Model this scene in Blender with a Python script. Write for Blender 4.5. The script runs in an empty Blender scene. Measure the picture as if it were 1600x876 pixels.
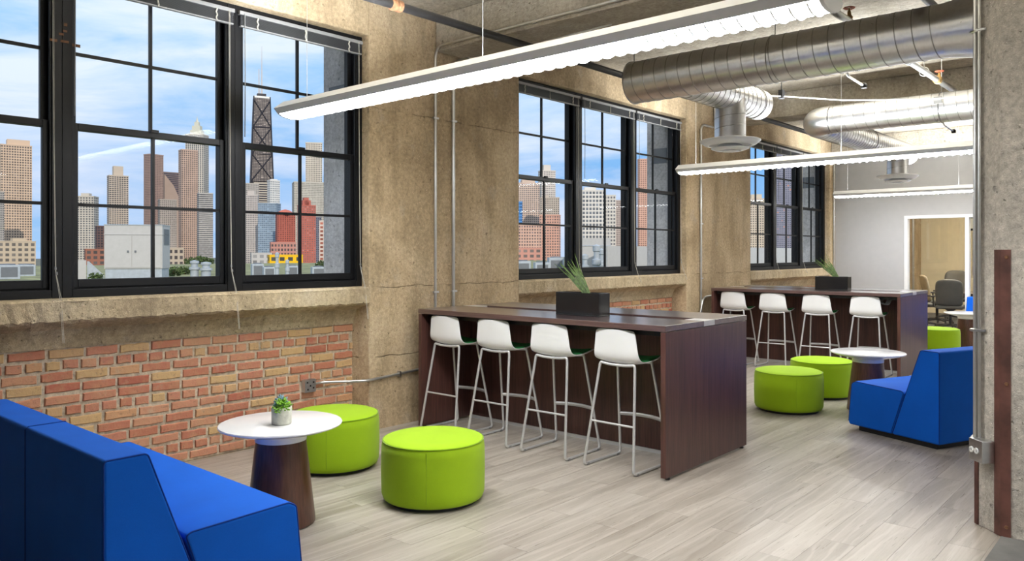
import bpy, bmesh, math, random
from mathutils import Vector, Matrix, Quaternion
random.seed(7)
sc = bpy.context.scene
C = sc.collection
PI = math.pi
R = math.radians

# ------------------------------------------------------------------ camera
FPX, YAW, HOR, EYE = 1218.7, R(41.35), 394.8, 1.574
cam_data = bpy.data.cameras.new('camera')
cam_data.sensor_fit = 'HORIZONTAL'
cam_data.sensor_width = 36.0
cam_data.lens = FPX / 1600 * 36.0
cam_data.shift_y = -(438 - HOR) / 1600
cam_data.clip_start = 0.05
cam_data.clip_end = 6000
cam = bpy.data.objects.new('camera', cam_data)
C.objects.link(cam)
cam.location = (0, 0, EYE)
cam.rotation_euler = (PI / 2, 0, YAW)
sc.camera = cam

# ------------------------------------------------------------------ exposure
sc.view_settings.view_transform = 'Standard'
sc.view_settings.look = 'None'
sc.view_settings.exposure = 0.30
sc.view_settings.gamma = 1.0
sc.view_settings.use_curve_mapping = False

LENS_GLOW = 36.0        # pendant lens radiance
UPLIGHT_W = 265.0      # pendant uplight watts
SKY = 0.95
SUN = 2.3

# ------------------------------------------------------------------ node helper
class G:
    def __init__(self, tree):
        self.t = tree
    def n(self, typ, **kw):
        nd = self.t.nodes.new('ShaderNode' + typ)
        ins = kw.pop('ins', {})
        for k, v in kw.items():
            setattr(nd, k, v)
        for k, v in ins.items():
            s = nd.inputs[k]
            if isinstance(v, bpy.types.NodeSocket):
                self.t.links.new(v, s)
            elif isinstance(v, (tuple, list)) and s.type == 'RGBA' and len(v) == 3:
                s.default_value = (*v, 1)
            else:
                s.default_value = v
        return nd
    def math(self, op, a, b=0.0, c=None, clamp=False):  # noqa
        ins = {0: a, 1: b}
        if c is not None:
            ins[2] = c
        return self.n('Math', operation=op, use_clamp=clamp, ins=ins).outputs[0]
    def vmath(self, op, a, b):
        return self.n('VectorMath', operation=op, ins={0: a, 1: b}).outputs[0]
    def mix(self, f, a, b, blend='MIX'):
        return self.n('Mix', data_type='RGBA', blend_type=blend, ins={0: f, 6: a, 7: b}).outputs[2]
    def ramp(self, f, stops, mode='LINEAR'):
        nd = self.n('ValToRGB', ins={0: f})
        cr = nd.color_ramp
        cr.interpolation = mode
        while len(cr.elements) < len(stops):
            cr.elements.new(0.5)
        for e, (p, c) in zip(cr.elements, stops):
            e.position = p
            e.color = (*c, 1) if isinstance(c, (tuple, list)) else (c, c, c, 1)
        return nd.outputs[0]
    def noise(self, v, scale, detail=4, rough=0.55, dist=0.0):
        return self.n('TexNoise', ins={'Vector': v, 'Scale': scale, 'Detail': detail, 'Roughness': rough, 'Distortion': dist}).outputs[0]
    def mapr(self, f, a, b, c=0.0, d=1.0):
        return self.n('MapRange', ins={0: f, 1: a, 2: b, 3: c, 4: d}).outputs[0]

# ------------------------------------------------------------------ world: evening sky with streaky cloud
w = bpy.data.worlds.new('sky')
sc.world = w
w.use_nodes = True
wt = w.node_tree
wt.nodes.clear()
g = G(wt)
tc = g.n('TexCoord').outputs['Generated']
sep = g.n('SeparateXYZ', ins={0: tc})
z = g.math('MAXIMUM', sep.outputs[2], 0.0)
az = g.math('ARCTAN2', sep.outputs[1], sep.outputs[0])
pos = g.n('CombineXYZ', ins={0: g.math('MULTIPLY', az, 2.2), 1: g.math('ADD', g.math('MULTIPLY', z, 11.0), g.math('MULTIPLY', az, .9)), 2: 0.3}).outputs[0]
n1 = g.noise(pos, 1.25, 9, 0.62, 0.5)
n2 = g.noise(g.vmath('MULTIPLY', pos, (.7, .5, 1.0)), 0.9, 3, 0.5)
cl = g.math('ADD', g.math('MULTIPLY', n1, 0.70), g.math('MULTIPLY', n2, 0.45))
cl = g.math('ADD', cl, g.math('MULTIPLY', g.math('MINIMUM', z, .5), 0.50))
clf = g.mapr(cl, 0.50, 0.70)
base = g.ramp(z, [(0.0, (0.30, 0.52, 0.82)), (0.10, (0.21, 0.45, 0.81)), (0.35, (0.33, 0.62, 0.92)), (1.0, (0.16, 0.36, 0.72))])
cloud = g.ramp(z, [(0.0, (0.66, 0.70, 0.84)), (0.2, (0.80, 0.86, 0.95)), (1.0, (0.85, 0.92, 0.98))])
skyc = g.mix(g.math('MULTIPLY', clf, 0.85), base, cloud)
bg = g.n('Background', ins={0: skyc, 1: SKY})
out = g.n('OutputWorld', ins={0: bg.outputs[0]})

# sun, low behind the camera: it lights the skyline, the building's own walls keep it out of the room
sd = bpy.data.lights.new('sun', 'SUN')
sd.energy = SUN
sd.angle = R(1.0)
sd.color = (1.0, 0.86, 0.70)
sun = bpy.data.objects.new('sun', sd)
C.objects.link(sun)
sun.rotation_euler = Vector((-0.80, 0.42, -0.42)).to_track_quat('-Z', 'Y').to_euler()

# ------------------------------------------------------------------ mesh helper
def arc(cx, cy, r, a0, a1, n):
    return [(cx + r * math.cos(a0 + (a1 - a0) * i / n), cy + r * math.sin(a0 + (a1 - a0) * i / n)) for i in range(n + 1)]

def fillet(pts, rad, n=5):
    pts = [Vector(p) for p in pts]
    res = [pts[0]]
    for i in range(1, len(pts) - 1):
        a, b, c = pts[i - 1], pts[i], pts[i + 1]
        u, v = (a - b), (c - b)
        r = min(rad, u.length * .49, v.length * .49)
        p, q = b + u.normalized() * r, b + v.normalized() * r
        for k in range(n + 1):
            t = k / n
            res.append((1 - t) ** 2 * p + 2 * t * (1 - t) * b + t * t * q)
    res.append(pts[-1])
    return res

class MB:
    def __init__(self):
        self.v, self.f, self.uv = [], [], {}
    def add(self, vs, fs):
        o = len(self.v)
        self.v += [tuple(p) for p in vs]
        self.f += [tuple(i + o for i in f) for f in fs]
        return self
    def box(self, x0, x1, y0, y1, z0, z1):
        vs = [(x0, y0, z0), (x1, y0, z0), (x1, y1, z0), (x0, y1, z0), (x0, y0, z1), (x1, y0, z1), (x1, y1, z1), (x0, y1, z1)]
        return self.add(vs, [(3, 2, 1, 0), (4, 5, 6, 7), (0, 1, 5, 4), (1, 2, 6, 5), (2, 3, 7, 6), (3, 0, 4, 7)])
    def prism(self, prof, a0, a1, axis='x'):
        # prof: closed polygon in the plane across the axis; x -> (y,z), y -> (x,z), z -> (x,y)
        def P(u, v, a):
            return (a, u, v) if axis == 'x' else ((u, a, v) if axis == 'y' else (u, v, a))
        n = len(prof)
        vs = [P(u, v, a0) for u, v in prof] + [P(u, v, a1) for u, v in prof]
        fs = [(i, (i + 1) % n, n + (i + 1) % n, n + i) for i in range(n)]
        fs += [tuple(range(n))[::-1], tuple(range(n, 2 * n))]
        return self.add(vs, fs)
    def lathe(self, prof, segs=48, cx=0, cy=0, cz=0):
        vs, fs = [], []
        for r, zz in prof:
            for k in range(segs):
                a = 2 * PI * k / segs
                vs.append((cx + r * math.cos(a), cy + r * math.sin(a), cz + zz))
        m = len(prof)
        for i in range(m - 1):
            for k in range(segs):
                k2 = (k + 1) % segs
                fs.append((i * segs + k, i * segs + k2, (i + 1) * segs + k2, (i + 1) * segs + k))
        if prof[0][0] > 1e-6:
            fs.append(tuple(range(segs))[::-1])
        if prof[-1][0] > 1e-6:
            fs.append(tuple((m - 1) * segs + k for k in range(segs)))
        return self.add(vs, fs)
    def tube(self, pts, r, segs=8, caps=True, closed=False):
        pts = [Vector(p) for p in pts]
        n = len(pts)
        rs = r if isinstance(r, (list, tuple)) else [r] * n
        tan = []
        for i in range(n):
            if closed:
                t = pts[(i + 1) % n] - pts[i - 1]
            else:
                t = pts[min(i + 1, n - 1)] - pts[max(i - 1, 0)]
            tan.append(t.normalized())
        ref = Vector((0, 0, 1)) if abs(tan[0].z) < .9 else Vector((1, 0, 0))
        nrm = (ref - tan[0] * ref.dot(tan[0])).normalized()
        vs, fs = [], []
        for i in range(n):
            if i:
                q = tan[i - 1].rotation_difference(tan[i])
                nrm = q @ nrm
                nrm = (nrm - tan[i] * nrm.dot(tan[i])).normalized()
            b = tan[i].cross(nrm)
            for k in range(segs):
                a = 2 * PI * k / segs
                vs.append(pts[i] + (nrm * math.cos(a) + b * math.sin(a)) * rs[i])
        last = n if closed else n - 1
        for i in range(last):
            j = (i + 1) % n
            for k in range(segs):
                k2 = (k + 1) % segs
                fs.append((i * segs + k, i * segs + k2, j * segs + k2, j * segs + k))
        if caps and not closed:
            fs.append(tuple(range(segs))[::-1])
            fs.append(tuple((n - 1) * segs + k for k in range(segs)))
        return self.add(vs, fs)
    def grid(self, P):
        # P: rows of points
        nr, nc = len(P), len(P[0])
        vs = [p for row in P for p in row]
        fs = [(i * nc + j, i * nc + j + 1, (i + 1) * nc + j + 1, (i + 1) * nc + j) for i in range(nr - 1) for j in range(nc - 1)]
        return self.add(vs, fs)
    def mesh(self, name, mat, smooth=None):
        me = bpy.data.meshes.new(name)
        me.from_pydata(self.v, [], self.f)
        bm = bmesh.new()
        bm.from_mesh(me)
        bmesh.ops.recalc_face_normals(bm, faces=bm.faces)
        bm.to_mesh(me)
        bm.free()
        if mat:
            me.materials.append(mat)
        if smooth:
            me.polygons.foreach_set('use_smooth', [True] * len(me.polygons))
            me.set_sharp_from_angle(angle=R(smooth))
        me.update()
        return me
    def build(self, name, mat, parent=None, smooth=None, bevel=0, segs=2, solid=0, sub=0):
        o = bpy.data.objects.new(name, self.mesh(name, mat, smooth))
        C.objects.link(o)
        if parent:
            o.parent = parent
        if solid:
            m = o.modifiers.new('solid', 'SOLIDIFY')
            m.thickness = solid
            m.offset = 0
        if sub:
            m = o.modifiers.new('sub', 'SUBSURF')
            m.levels = m.render_levels = sub
        if bevel:
            m = o.modifiers.new('bevel', 'BEVEL')
            m.width = bevel
            m.segments = segs
            m.limit_method = 'ANGLE'
            m.angle_limit = R(35)
            if not smooth:
                o.data.polygons.foreach_set('use_smooth', [True] * len(o.data.polygons))
            m.harden_normals = True
        return o

def tag(o, label=None, cat=None, group=None, kind=None):
    if label: o['label'] = label
    if cat: o['category'] = cat
    if group: o['group'] = group
    if kind: o['kind'] = kind
    return o

def empty(name, loc=(0, 0, 0), rz=0, parent=None):
    o = bpy.data.objects.new(name, None)
    C.objects.link(o)
    o.location = loc
    o.rotation_euler = (0, 0, rz)
    o.empty_display_size = 0.1
    if parent: o.parent = parent
    return o

def copy_tree(o, parent=None):
    c = o.copy()
    C.objects.link(c)
    c.parent = parent
    for ch in list(o.children):
        copy_tree(ch, c)
    return c

FW = Vector((-math.sin(YAW), math.cos(YAW), 0))
RT = Vector((math.cos(YAW), math.sin(YAW), 0))
def at(px, d, py=None):
    """a point of the place seen at column px (row py), d metres in front of the camera"""
    p = FW * d + RT * ((px - 800) / FPX * d)
    p.z = EYE - ((py - HOR) / FPX * d) if py is not None else 0
    return p
def pix(p):
    p = Vector(p)
    d = FW.dot(p)
    if d < .1: return None
    return 800 + FPX * RT.dot(p) / d, HOR + FPX * (EYE - p.z) / d, d

# ------------------------------------------------------------------ materials
def new_mat(name):
    m = bpy.data.materials.new(name)
    m.use_nodes = True
    t = m.node_tree
    t.nodes.clear()
    gg = G(t)
    p = gg.n('BsdfPrincipled')
    gg.n('OutputMaterial', ins={0: p.outputs[0]})
    return m, gg, p
def setp(gg, p, **kw):
    names = dict(col='Base Color', rough='Roughness', metal='Metallic', spec='Specular IOR Level', normal='Normal', sheen='Sheen Weight', coat='Coat Weight', coatr='Coat Roughness', ecol='Emission Color', estr='Emission Strength', sub='Subsurface Weight')
    for k, v in kw.items():
        s = p.inputs[names[k]]
        if isinstance(v, bpy.types.NodeSocket):
            gg.t.links.new(v, s)
        elif isinstance(v, (tuple, list)) and len(v) == 3:
            s.default_value = (*v, 1)
        else:
            s.default_value = v
def plain(name, col, rough=.5, metal=0, var=.06, vscale=9, bump=0, bscale=60, **kw):
    """flat paint / plastic / metal with a little uneven tone"""
    m, gg, p = new_mat(name)
    o = gg.n('TexCoord').outputs['Object']
    nz = gg.noise(o, vscale, 3)
    lo = tuple(c * (1 - var) for c in col)
    hi = tuple(min(1, c * (1 + var)) for c in col)
    setp(gg, p, col=gg.ramp(nz, [(.3, lo), (.7, hi)]), rough=rough, metal=metal, **kw)
    if bump:
        b = gg.n('Bump', ins={'Strength': bump, 'Distance': .004, 'Height': gg.noise(o, bscale, 4)})
        setp(gg, p, normal=b.outputs[0])
    return m

def concrete(name, dark, mid, light, seams=True, stones=1.0, boards=True):
    m, gg, p = new_mat(name)
    o = gg.n('TexCoord').outputs['Object']
    sx = gg.n('SeparateXYZ', ins={0: o})
    big = gg.noise(o, .9, 7, .62, .3)
    col = gg.ramp(big, [(.30, dark), (.5, mid), (.70, light)])
    streak = gg.noise(gg.vmath('MULTIPLY', o, (3.2, 3.2, .7)), 1.3, 7, .68)
    col = gg.mix(gg.mapr(streak, .45, .66, 0, .42), col, tuple(c * .62 for c in dark), 'MIX')
    pale = gg.noise(gg.vmath('ADD', o, (7.3, 1.1, 3.7)), 2.3, 6, .65)
    col = gg.mix(gg.mapr(pale, .58, .76, 0, .45), col, (.50, .46, .40))
    # exposed aggregate where the surface is worn
    wear = gg.mapr(gg.noise(gg.vmath('ADD', o, (2, 9, 4)), 1.6, 5, .6), .42, .62)
    vo = gg.n('TexVoronoi', ins={'Vector': o, 'Scale': 48.0})
    stone = gg.mapr(vo.outputs[0], .22, .05)
    tone = gg.ramp(gg.n('SeparateXYZ', ins={0: vo.outputs[1]}).outputs[0], [(0, tuple(c * .40 for c in mid)), (.5, tuple(min(1, c * 1.15) for c in light)), (1, tuple(min(1, c * 1.45) for c in light))])
    col = gg.mix(gg.math('MULTIPLY', gg.math('MULTIPLY', stone, wear), .95 * stones, clamp=True), col, tone)
    pits = gg.mapr(gg.noise(o, 24, 3, .5), .66, .73)
    col = gg.mix(gg.math('MULTIPLY', pits, .55), col, tuple(c * .35 for c in dark))
    grain = gg.noise(o, 30, 6, .72)
    col = gg.mix(.75, col, gg.ramp(grain, [(.30, .30), (.70, .70)]), 'OVERLAY')
    fine = gg.noise(o, 130, 3, .6)
    col = gg.mix(.35, col, gg.ramp(fine, [(.3, .35), (.7, .65)]), 'OVERLAY')
    h = gg.math('ADD', gg.math('MULTIPLY', fine, .35), gg.math('MULTIPLY', gg.math('MULTIPLY', stone, wear), .6))
    h = gg.math('SUBTRACT', h, gg.math('MULTIPLY', pits, .9))
    h = gg.math('ADD', h, gg.math('MULTIPLY', gg.noise(o, 9, 4), 1.3))
    h = gg.math('ADD', h, gg.math('MULTIPLY', grain, .7))
    if boards:
        cell = gg.math('FLOOR', gg.math('MULTIPLY', gg.math('ADD', gg.math('ADD', sx.outputs[0], sx.outputs[1]), gg.math('MULTIPLY', gg.noise(o, 3, 2), .02)), 5.2))
        bn = gg.n('TexWhiteNoise', noise_dimensions='1D', ins={'W': cell}).outputs[0]
        col = gg.mix(.20, col, gg.ramp(bn, [(0, .36), (1, .62)]), 'OVERLAY')
        h = gg.math('ADD', h, gg.math('MULTIPLY', bn, .5))
    if seams:
        wob = gg.math('MULTIPLY', gg.math('SUBTRACT', gg.noise(o, 4, 4), .5), .07)
        zz = gg.math('ADD', sx.outputs[2], wob)
        for zs in (.64, 1.265, 2.86):
            ln = gg.mapr(gg.math('ABSOLUTE', gg.math('SUBTRACT', zz, zs)), 0.0, .008, 1, 0)
            brk = gg.mapr(gg.noise(o, 5, 3), .38, .55)
            ln = gg.math('MULTIPLY', ln, brk)
            col = gg.mix(gg.math('MULTIPLY', ln, .55), col, tuple(c * .3 for c in dark))
            h = gg.math('SUBTRACT', h, gg.math('MULTIPLY', ln, .8))
    b = gg.n('Bump', ins={'Strength': .75, 'Distance': .014, 'Height': h})
    setp(gg, p, col=col, rough=.88, spec=.25, normal=b.outputs[0])
    return m

M = {}
M['concrete'] = concrete('tan board-formed concrete', (.33, .24, .14), (.54, .415, .262), (.69, .56, .385))
M['sillcon'] = concrete('rough sill concrete', (.33, .255, .165), (.49, .39, .25), (.64, .54, .38), seams=False, stones=1.5, boards=False)
M['ceilcon'] = concrete('grey ceiling concrete', (.30, .26, .20), (.42, .37, .29), (.55, .50, .42), seams=False, stones=.5, boards=False)
M['colcon'] = concrete('pale column concrete', (.38, .35, .305), (.52, .48, .42), (.63, .59, .53), seams=False, stones=1.3, boards=False)
M['extcon'] = concrete('outside grey concrete', (.42, .42, .43), (.56, .56, .58), (.66, .66, .68), seams=False, stones=.5, boards=False)

def brick_mat():
    m, gg, p = new_mat('common brick')
    o = gg.n('TexCoord').outputs['Object']
    oi = gg.n('ObjectInfo').outputs['Random']
    isl = gg.n('NewGeometry').outputs['Random Per Island']
    r = gg.math('FRACT', gg.math('ADD', oi, isl))
    col = gg.ramp(r, [(0, (.50, .17, .10)), (.16, (.56, .24, .145)), (.34, (.58, .28, .165)), (.52, (.53, .20, .125)), (.66, (.60, .32, .16)), (.78, (.62, .41, .19)), (.88, (.44, .115, .07)), (.94, (.58, .37, .18))], 'CONSTANT')
    off = gg.n('CombineXYZ', ins={0: gg.math('MULTIPLY', r, 37.0), 1: gg.math('MULTIPLY', r, 91.0), 2: 0.0}).outputs[0]
    q = gg.vmath('ADD', o, off)
    n1 = gg.noise(q, 14, 5, .65)
    col = gg.mix(gg.mapr(n1, .45, .75, 0, .6), col, (.56, .33, .17))
    n2 = gg.noise(q, 38, 4, .6)
    col = gg.mix(gg.mapr(n2, .60, .72, 0, .55), col, (.13, .085, .05))
    n3 = gg.noise(gg.vmath('ADD', q, (5, 5, 5)), 9, 5, .6)
    col = gg.mix(gg.mapr(n3, .60, .75, 0, .5), col, (.50, .42, .32))
    col = gg.mix(.14, col, (.52, .40, .29))
    b = gg.n('Bump', ins={'Strength': .7, 'Distance': .006, 'Height': gg.math('ADD', n1, gg.math('MULTIPLY', n2, -.8))})
    setp(gg, p, col=col, rough=.9, spec=.2, normal=b.outputs[0])
    return m
M['brick'] = brick_mat()
M['mortar'] = plain('mortar', (.56, .47, .35), .95, var=.3, vscale=30, bump=.8, bscale=90)

def plank_mat():
    m, gg, p = new_mat('grey oak vinyl plank')
    o = gg.n('TexCoord').outputs['Object']
    oi = gg.n('ObjectInfo').outputs['Random']
    isl = gg.n('NewGeometry').outputs['Random Per Island']
    r = gg.math('FRACT', gg.math('ADD', oi, isl))
    off = gg.n('CombineXYZ', ins={0: gg.math('MULTIPLY', r, 53.0), 1: gg.math('MULTIPLY', r, 117.0), 2: 0.0}).outputs[0]
    q = gg.vmath('ADD', o, off)
    ql = gg.vmath('MULTIPLY', q, (1, .13, 1))
    warp = gg.noise(ql, 4.0, 3, .5)
    qw = gg.vmath('ADD', ql, gg.n('CombineXYZ', ins={0: gg.math('MULTIPLY', warp, .25), 1: 0.0, 2: 0.0}).outputs[0])
    rings = gg.n('TexWave', wave_type='BANDS', bands_direction='X', ins={'Vector': qw, 'Scale': 4.0, 'Distortion': 6.0, 'Detail': 3.0, 'Detail Scale': 1.6}).outputs['Fac']
    fine = gg.noise(gg.vmath('MULTIPLY', q, (1, .035, 1)), 95, 5, .65)
    patch = gg.noise(ql, 5, 3, .5)
    col = gg.ramp(patch, [(.28, (.265, .230, .190)), (.5, (.365, .326, .280)), (.72, (.465, .425, .375))])
    col = gg.mix(gg.math('MULTIPLY', gg.mapr(rings, .70, .98), .26), col, (.60, .56, .51))
    col = gg.mix(gg.mapr(fine, .48, .75, 0, .34), col, (.26, .22, .18))
    col = gg.mix(.12, col, gg.ramp(r, [(0, .30), (1, .70)]), 'OVERLAY')
    b = gg.n('Bump', ins={'Strength': .12, 'Distance': .002, 'Height': fine})
    setp(gg, p, col=col, rough=gg.mapr(fine, .3, .7, .25, .40), spec=.5, normal=b.outputs[0])
    return m
M['plank'] = plank_mat()

def wood_mat(name, dark, light, rough=.32, along='z', coat=.0):
    m, gg, p = new_mat(name)
    o = gg.n('TexCoord').outputs['Object']
    sc3 = {'z': (1, 1, .045), 'x': (.045, 1, 1)}[along]
    q = gg.vmath('MULTIPLY', o, sc3)
    f1 = gg.noise(q, 70, 5, .6)
    f2 = gg.noise(q, 16, 3, .5)
    f = gg.math('ADD', gg.math('MULTIPLY', f1, .6), gg.math('MULTIPLY', f2, .4))
    col = gg.ramp(f, [(.36, dark), (.62, light)])
    setp(gg, p, col=col, rough=rough, spec=.5, coat=coat, coatr=.2)
    return m
M['wood'] = wood_mat('dark mahogany panel', (.042, .017, .014), (.112, .047, .038))
M['woodtop'] = wood_mat('dark mahogany top', (.060, .032, .030), (.125, .075, .068), rough=.30, along='x', coat=1.0)
M['woodcone'] = wood_mat('dark walnut veneer', (.055, .022, .014), (.13, .055, .034), rough=.3)

def fabric(name, col, scale=420, sheen=.25, rough=.85, var=.05):
    m, gg, p = new_mat(name)
    o = gg.n('TexCoord').outputs['Object']
    wv = gg.noise(o, scale, 2, .5)
    big = gg.noise(o, 5, 3, .5)
    c = gg.ramp(big, [(.3, tuple(x * (1 - var) for x in col)), (.7, tuple(min(1, x * (1 + var)) for x in col))])
    c = gg.mix(.18, c, gg.ramp(wv, [(.35, .38), (.65, .62)]), 'OVERLAY')
    b = gg.n('Bump', ins={'Strength': .15, 'Distance': .001, 'Height': wv})
    setp(gg, p, col=c, rough=rough, sheen=sheen, spec=.2, normal=b.outputs[0])
    return m
M['blue'] = fabric('royal blue wool', (.0005, .098, .54), sheen=.02)
M['blue_welt'] = fabric('blue welt', (.002, .03, .22), sheen=.03)
M['green'] = fabric('lime green wool', (.31, .50, .010), sheen=.10)
M['green_welt'] = fabric('lime welt', (.24, .41, .008))
M['pad'] = fabric('leaf green pad', (.008, .27, .05), sheen=.05)
M['white'] = plain('white shell plastic', (.86, .86, .86), .36, var=.01)
M['table_white'] = plain('white lacquer', (.82, .82, .83), .12, var=.01)
M['frame'] = plain('silver powder coat', (.62, .62, .62), .34, .45, var=.04)
M['chrome'] = plain('zinc', (.66, .67, .68), .28, 1.0, var=.08, vscale=30)
M['conduit'] = plain('galvanised conduit', (.62, .62, .60), .32, .9, var=.08, vscale=12)
M['black'] = plain('black plastic', (.012, .012, .013), .45)
M['blackgloss'] = plain('black gloss ceramic', (.012, .012, .013), .16)
M['winframe'] = plain('black window paint', (.0055, .006, .0075), .42, var=.15, spec=.3)
M['pipe'] = plain('black iron pipe', (.018, .017, .017), .42, .2, var=.3, vscale=20)
M['rust'] = plain('rusty fitting', (.20, .095, .045), .7, .3, var=.4, vscale=40)
M['brass'] = plain('brass', (.42, .27, .11), .4, .9, var=.2)
M['valve_red'] = plain('red valve wheel', (.45, .10, .05), .5)
M['guard'] = plain('rusty brown steel', (.125, .052, .040), .55, .25, var=.45, vscale=7, bump=.3, bscale=40)
M['blind'] = plain('grey blind slat', (.17, .17, .18), .5, .3, var=.05)
M['blindrail'] = plain('pale blind rail', (.27, .27, .27), .5, .1, var=.05)
M['cord'] = plain('blind cord', (.55, .52, .45), .8)
M['pendant'] = plain('white pendant steel', (.86, .87, .88), .4, var=.02)
M['louver'] = plain('white louver', (.86, .86, .85), .35, var=.01)
M['drywall'] = plain('grey painted drywall', (.44, .44, .445), .8, var=.02)
M['cream'] = plain('cream paint', (.72, .64, .46), .8, var=.03)
M['trimwhite'] = plain('white trim', (.80, .80, .80), .4, var=.02)
M['carpet'] = fabric('grey carpet', (.135, .13, .12), 160, .3, .95, .35)
M['darkcarpet'] = fabric('dark carpet', (.045, .042, .040), 160, .2, .95, .35)
M['pot'] = plain('cement pot', (.55, .55, .47), .85, var=.2, vscale=30, bump=.4)
M['soil'] = plain('soil', (.04, .03, .02), .95)
M['leaf'] = plain('green succulent', (.20, .42, .03), .5, var=.35, vscale=50)
M['leafblue'] = plain('blue succulent', (.16, .30, .36), .5, var=.3, vscale=50)
M['blade'] = plain('grass blade', (.085, .15, .03), .5, var=.6, vscale=40)
M['chairgrey'] = plain('grey leather', (.085, .083, .075), .5, var=.1)
M['chairmesh'] = plain('beige mesh', (.34, .28, .19), .8, var=.1)
M['whiteout'] = plain('white board', (.75, .75, .72), .3)
M['whiteplastic'] = plain('white device', (.80, .80, .78), .4)
M['cabinet'] = plain('pale grey steel cabinet', (.44, .45, .47), .5, var=.04)
M['acgrey'] = plain('pale blue grey steel', (.36, .42, .50), .5, var=.12)
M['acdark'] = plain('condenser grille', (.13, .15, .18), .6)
M['foliage'] = plain('far foliage', (.06, .10, .03), .9, var=.5, vscale=3)
M['yellow'] = plain('yellow render', (.80, .50, .02), .8)

def duct_mat():
    m, gg, p = new_mat('galvanised spiral duct')
    o = gg.n('TexCoord').outputs['Object']
    n = gg.noise(o, 7, 5, .6)
    n2 = gg.noise(o, 40, 3, .6)
    c = gg.ramp(gg.math('ADD', gg.math('MULTIPLY', n, .7), gg.math('MULTIPLY', n2, .3)), [(.35, (.64, .64, .64)), (.65, (.78, .78, .78))])
    setp(gg, p, col=c, rough=gg.mapr(n, .3, .7, .27, .37), metal=1.0)
    return m
M['duct'] = duct_mat()
M['ductseam'] = plain('duct seam', (.42, .42, .41), .4, 1.0)

def glass_mat(name, tint=(.97, .985, .99), refl=.5):
    m = bpy.data.materials.new(name)
    m.use_nodes = True
    t = m.node_tree
    t.nodes.clear()
    gg = G(t)
    fc = gg.n('LayerWeight', ins={0: .5}).outputs['Facing']
    fr = gg.math('ADD', gg.math('MULTIPLY', gg.math('POWER', fc, 5.0), .85), .045)
    o = gg.n('TexCoord').outputs['Object']
    sm = gg.mapr(gg.noise(o, 3, 4), .3, .8, refl * .8, refl * 1.2)
    tr = gg.n('BsdfTransparent', ins={0: tint})
    gl = gg.n('BsdfGlossy', ins={0: (1, 1, 1), 'Roughness': .01})
    mx = gg.n('MixShader', ins={0: gg.math('MULTIPLY', fr, sm), 1: tr.outputs[0], 2: gl.outputs[0]})
    gg.n('OutputMaterial', ins={0: mx.outputs[0]})
    return m
M['glass'] = glass_mat('window glass', refl=.20)
M['partglass'] = glass_mat('partition glass', refl=1.1)

def glow(name, col, s):
    m, gg, p = new_mat(name)
    o = gg.n('TexCoord').outputs['Object']
    n = gg.noise(o, 4, 2)
    setp(gg, p, col=(.9, .9, .9), rough=.4, ecol=gg.ramp(n, [(.3, tuple(c * .97 for c in col)), (.7, col)]), estr=s)
    return m
M['lens'] = glow('lit lens', (.97, .985, 1.0), LENS_GLOW)

def facade(name, wall, win, uw=.55, vw=.55, spand=None, seed=0.0, lit=None):
    """far facade: cells in UV, one window per cell"""
    m, gg, p = new_mat(name)
    uv = gg.n('UVMap').outputs[0]
    s = gg.n('SeparateXYZ', ins={0: uv})
    fu = gg.math('FRACT', s.outputs[0])
    fv = gg.math('FRACT', s.outputs[1])
    inu = gg.math('LESS_THAN', gg.math('ABSOLUTE', gg.math('SUBTRACT', fu, .5)), uw / 2)
    inv = gg.math('LESS_THAN', gg.math('ABSOLUTE', gg.math('SUBTRACT', fv, .5)), vw / 2)
    cell = gg.n('CombineXYZ', ins={0: gg.math('FLOOR', s.outputs[0]), 1: gg.math('FLOOR', s.outputs[1]), 2: seed}).outputs[0]
    rn = gg.n('TexWhiteNoise', noise_dimensions='3D', ins={0: cell}).outputs[0]
    win = tuple(c * .62 for c in win)
    wc = gg.ramp(rn, [(0, tuple(c * .75 for c in win)), (.7, win), (.93, tuple(min(1, c * 1.3) for c in win)), (1, lit or tuple(min(1, c * 1.8) for c in win))])  # lit, where given, paints a sunset reflection on a few panes
    blot = gg.noise(gg.vmath('MULTIPLY', uv, (.15, .05, 1)), 1.0, 3)
    wl = gg.ramp(blot, [(.3, tuple(c * .9 for c in wall)), (.7, tuple(min(1, c * 1.08) for c in wall))])
    if spand:
        wl = gg.mix(inu, wl, spand)
    col = gg.mix(gg.math('MULTIPLY', inu, inv), wl, wc)
    setp(gg, p, col=col, rough=.7, spec=.2)
    return m

# ================================================================== THE ROOM
XC, XW, XB, XO = -5.50, -5.60, -5.742, -6.10     # pier face, window frame face, brick face, outside face
ZH, ZCEIL, ZS = 3.494, 3.85, 1.277               # window head, ceiling, window sill
BAYS = [(.67, 4.34), (6.363, 10.03), (12.155, 15.82)]
YEND = 16.12

# floor
fl = MB().box(-6.1, 5.2, -4.2, 16.3, -.25, -.006).build('floor', M['mortar'])
tag(fl, 'grey oak plank floor running along the window wall', kind='structure')
PW, PL = .1805, 1.22
pm = MB().box(-PW / 2 + .0006, PW / 2 - .0006, -PL / 2 + .0006, PL / 2 - .0006, -.006, 0)
plank_me = pm.mesh('plank', M['plank'])
cand = []
i = 0
x = XB + .03
while x < 5.0:
    offy = (i * .437 * PL) % PL + random.uniform(-.1, .1)
    y = -4.2 + offy - PL
    while y < YEND:
        cand.append((x + PW / 2, y + PL / 2))
        y += PL
    x += PW
    i += 1
def inframe(cx, cy):
    best = 0
    for dx in (-PW / 2, 0, PW / 2):
        for dy in (-PL / 2, 0, PL / 2):
            q = pix((cx + dx, cy + dy, 0))
            if q and -10 < q[0] < 1540 and 400 < q[1] < 890:
                best = max(best, 1.0 / q[2])
    return best
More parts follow.
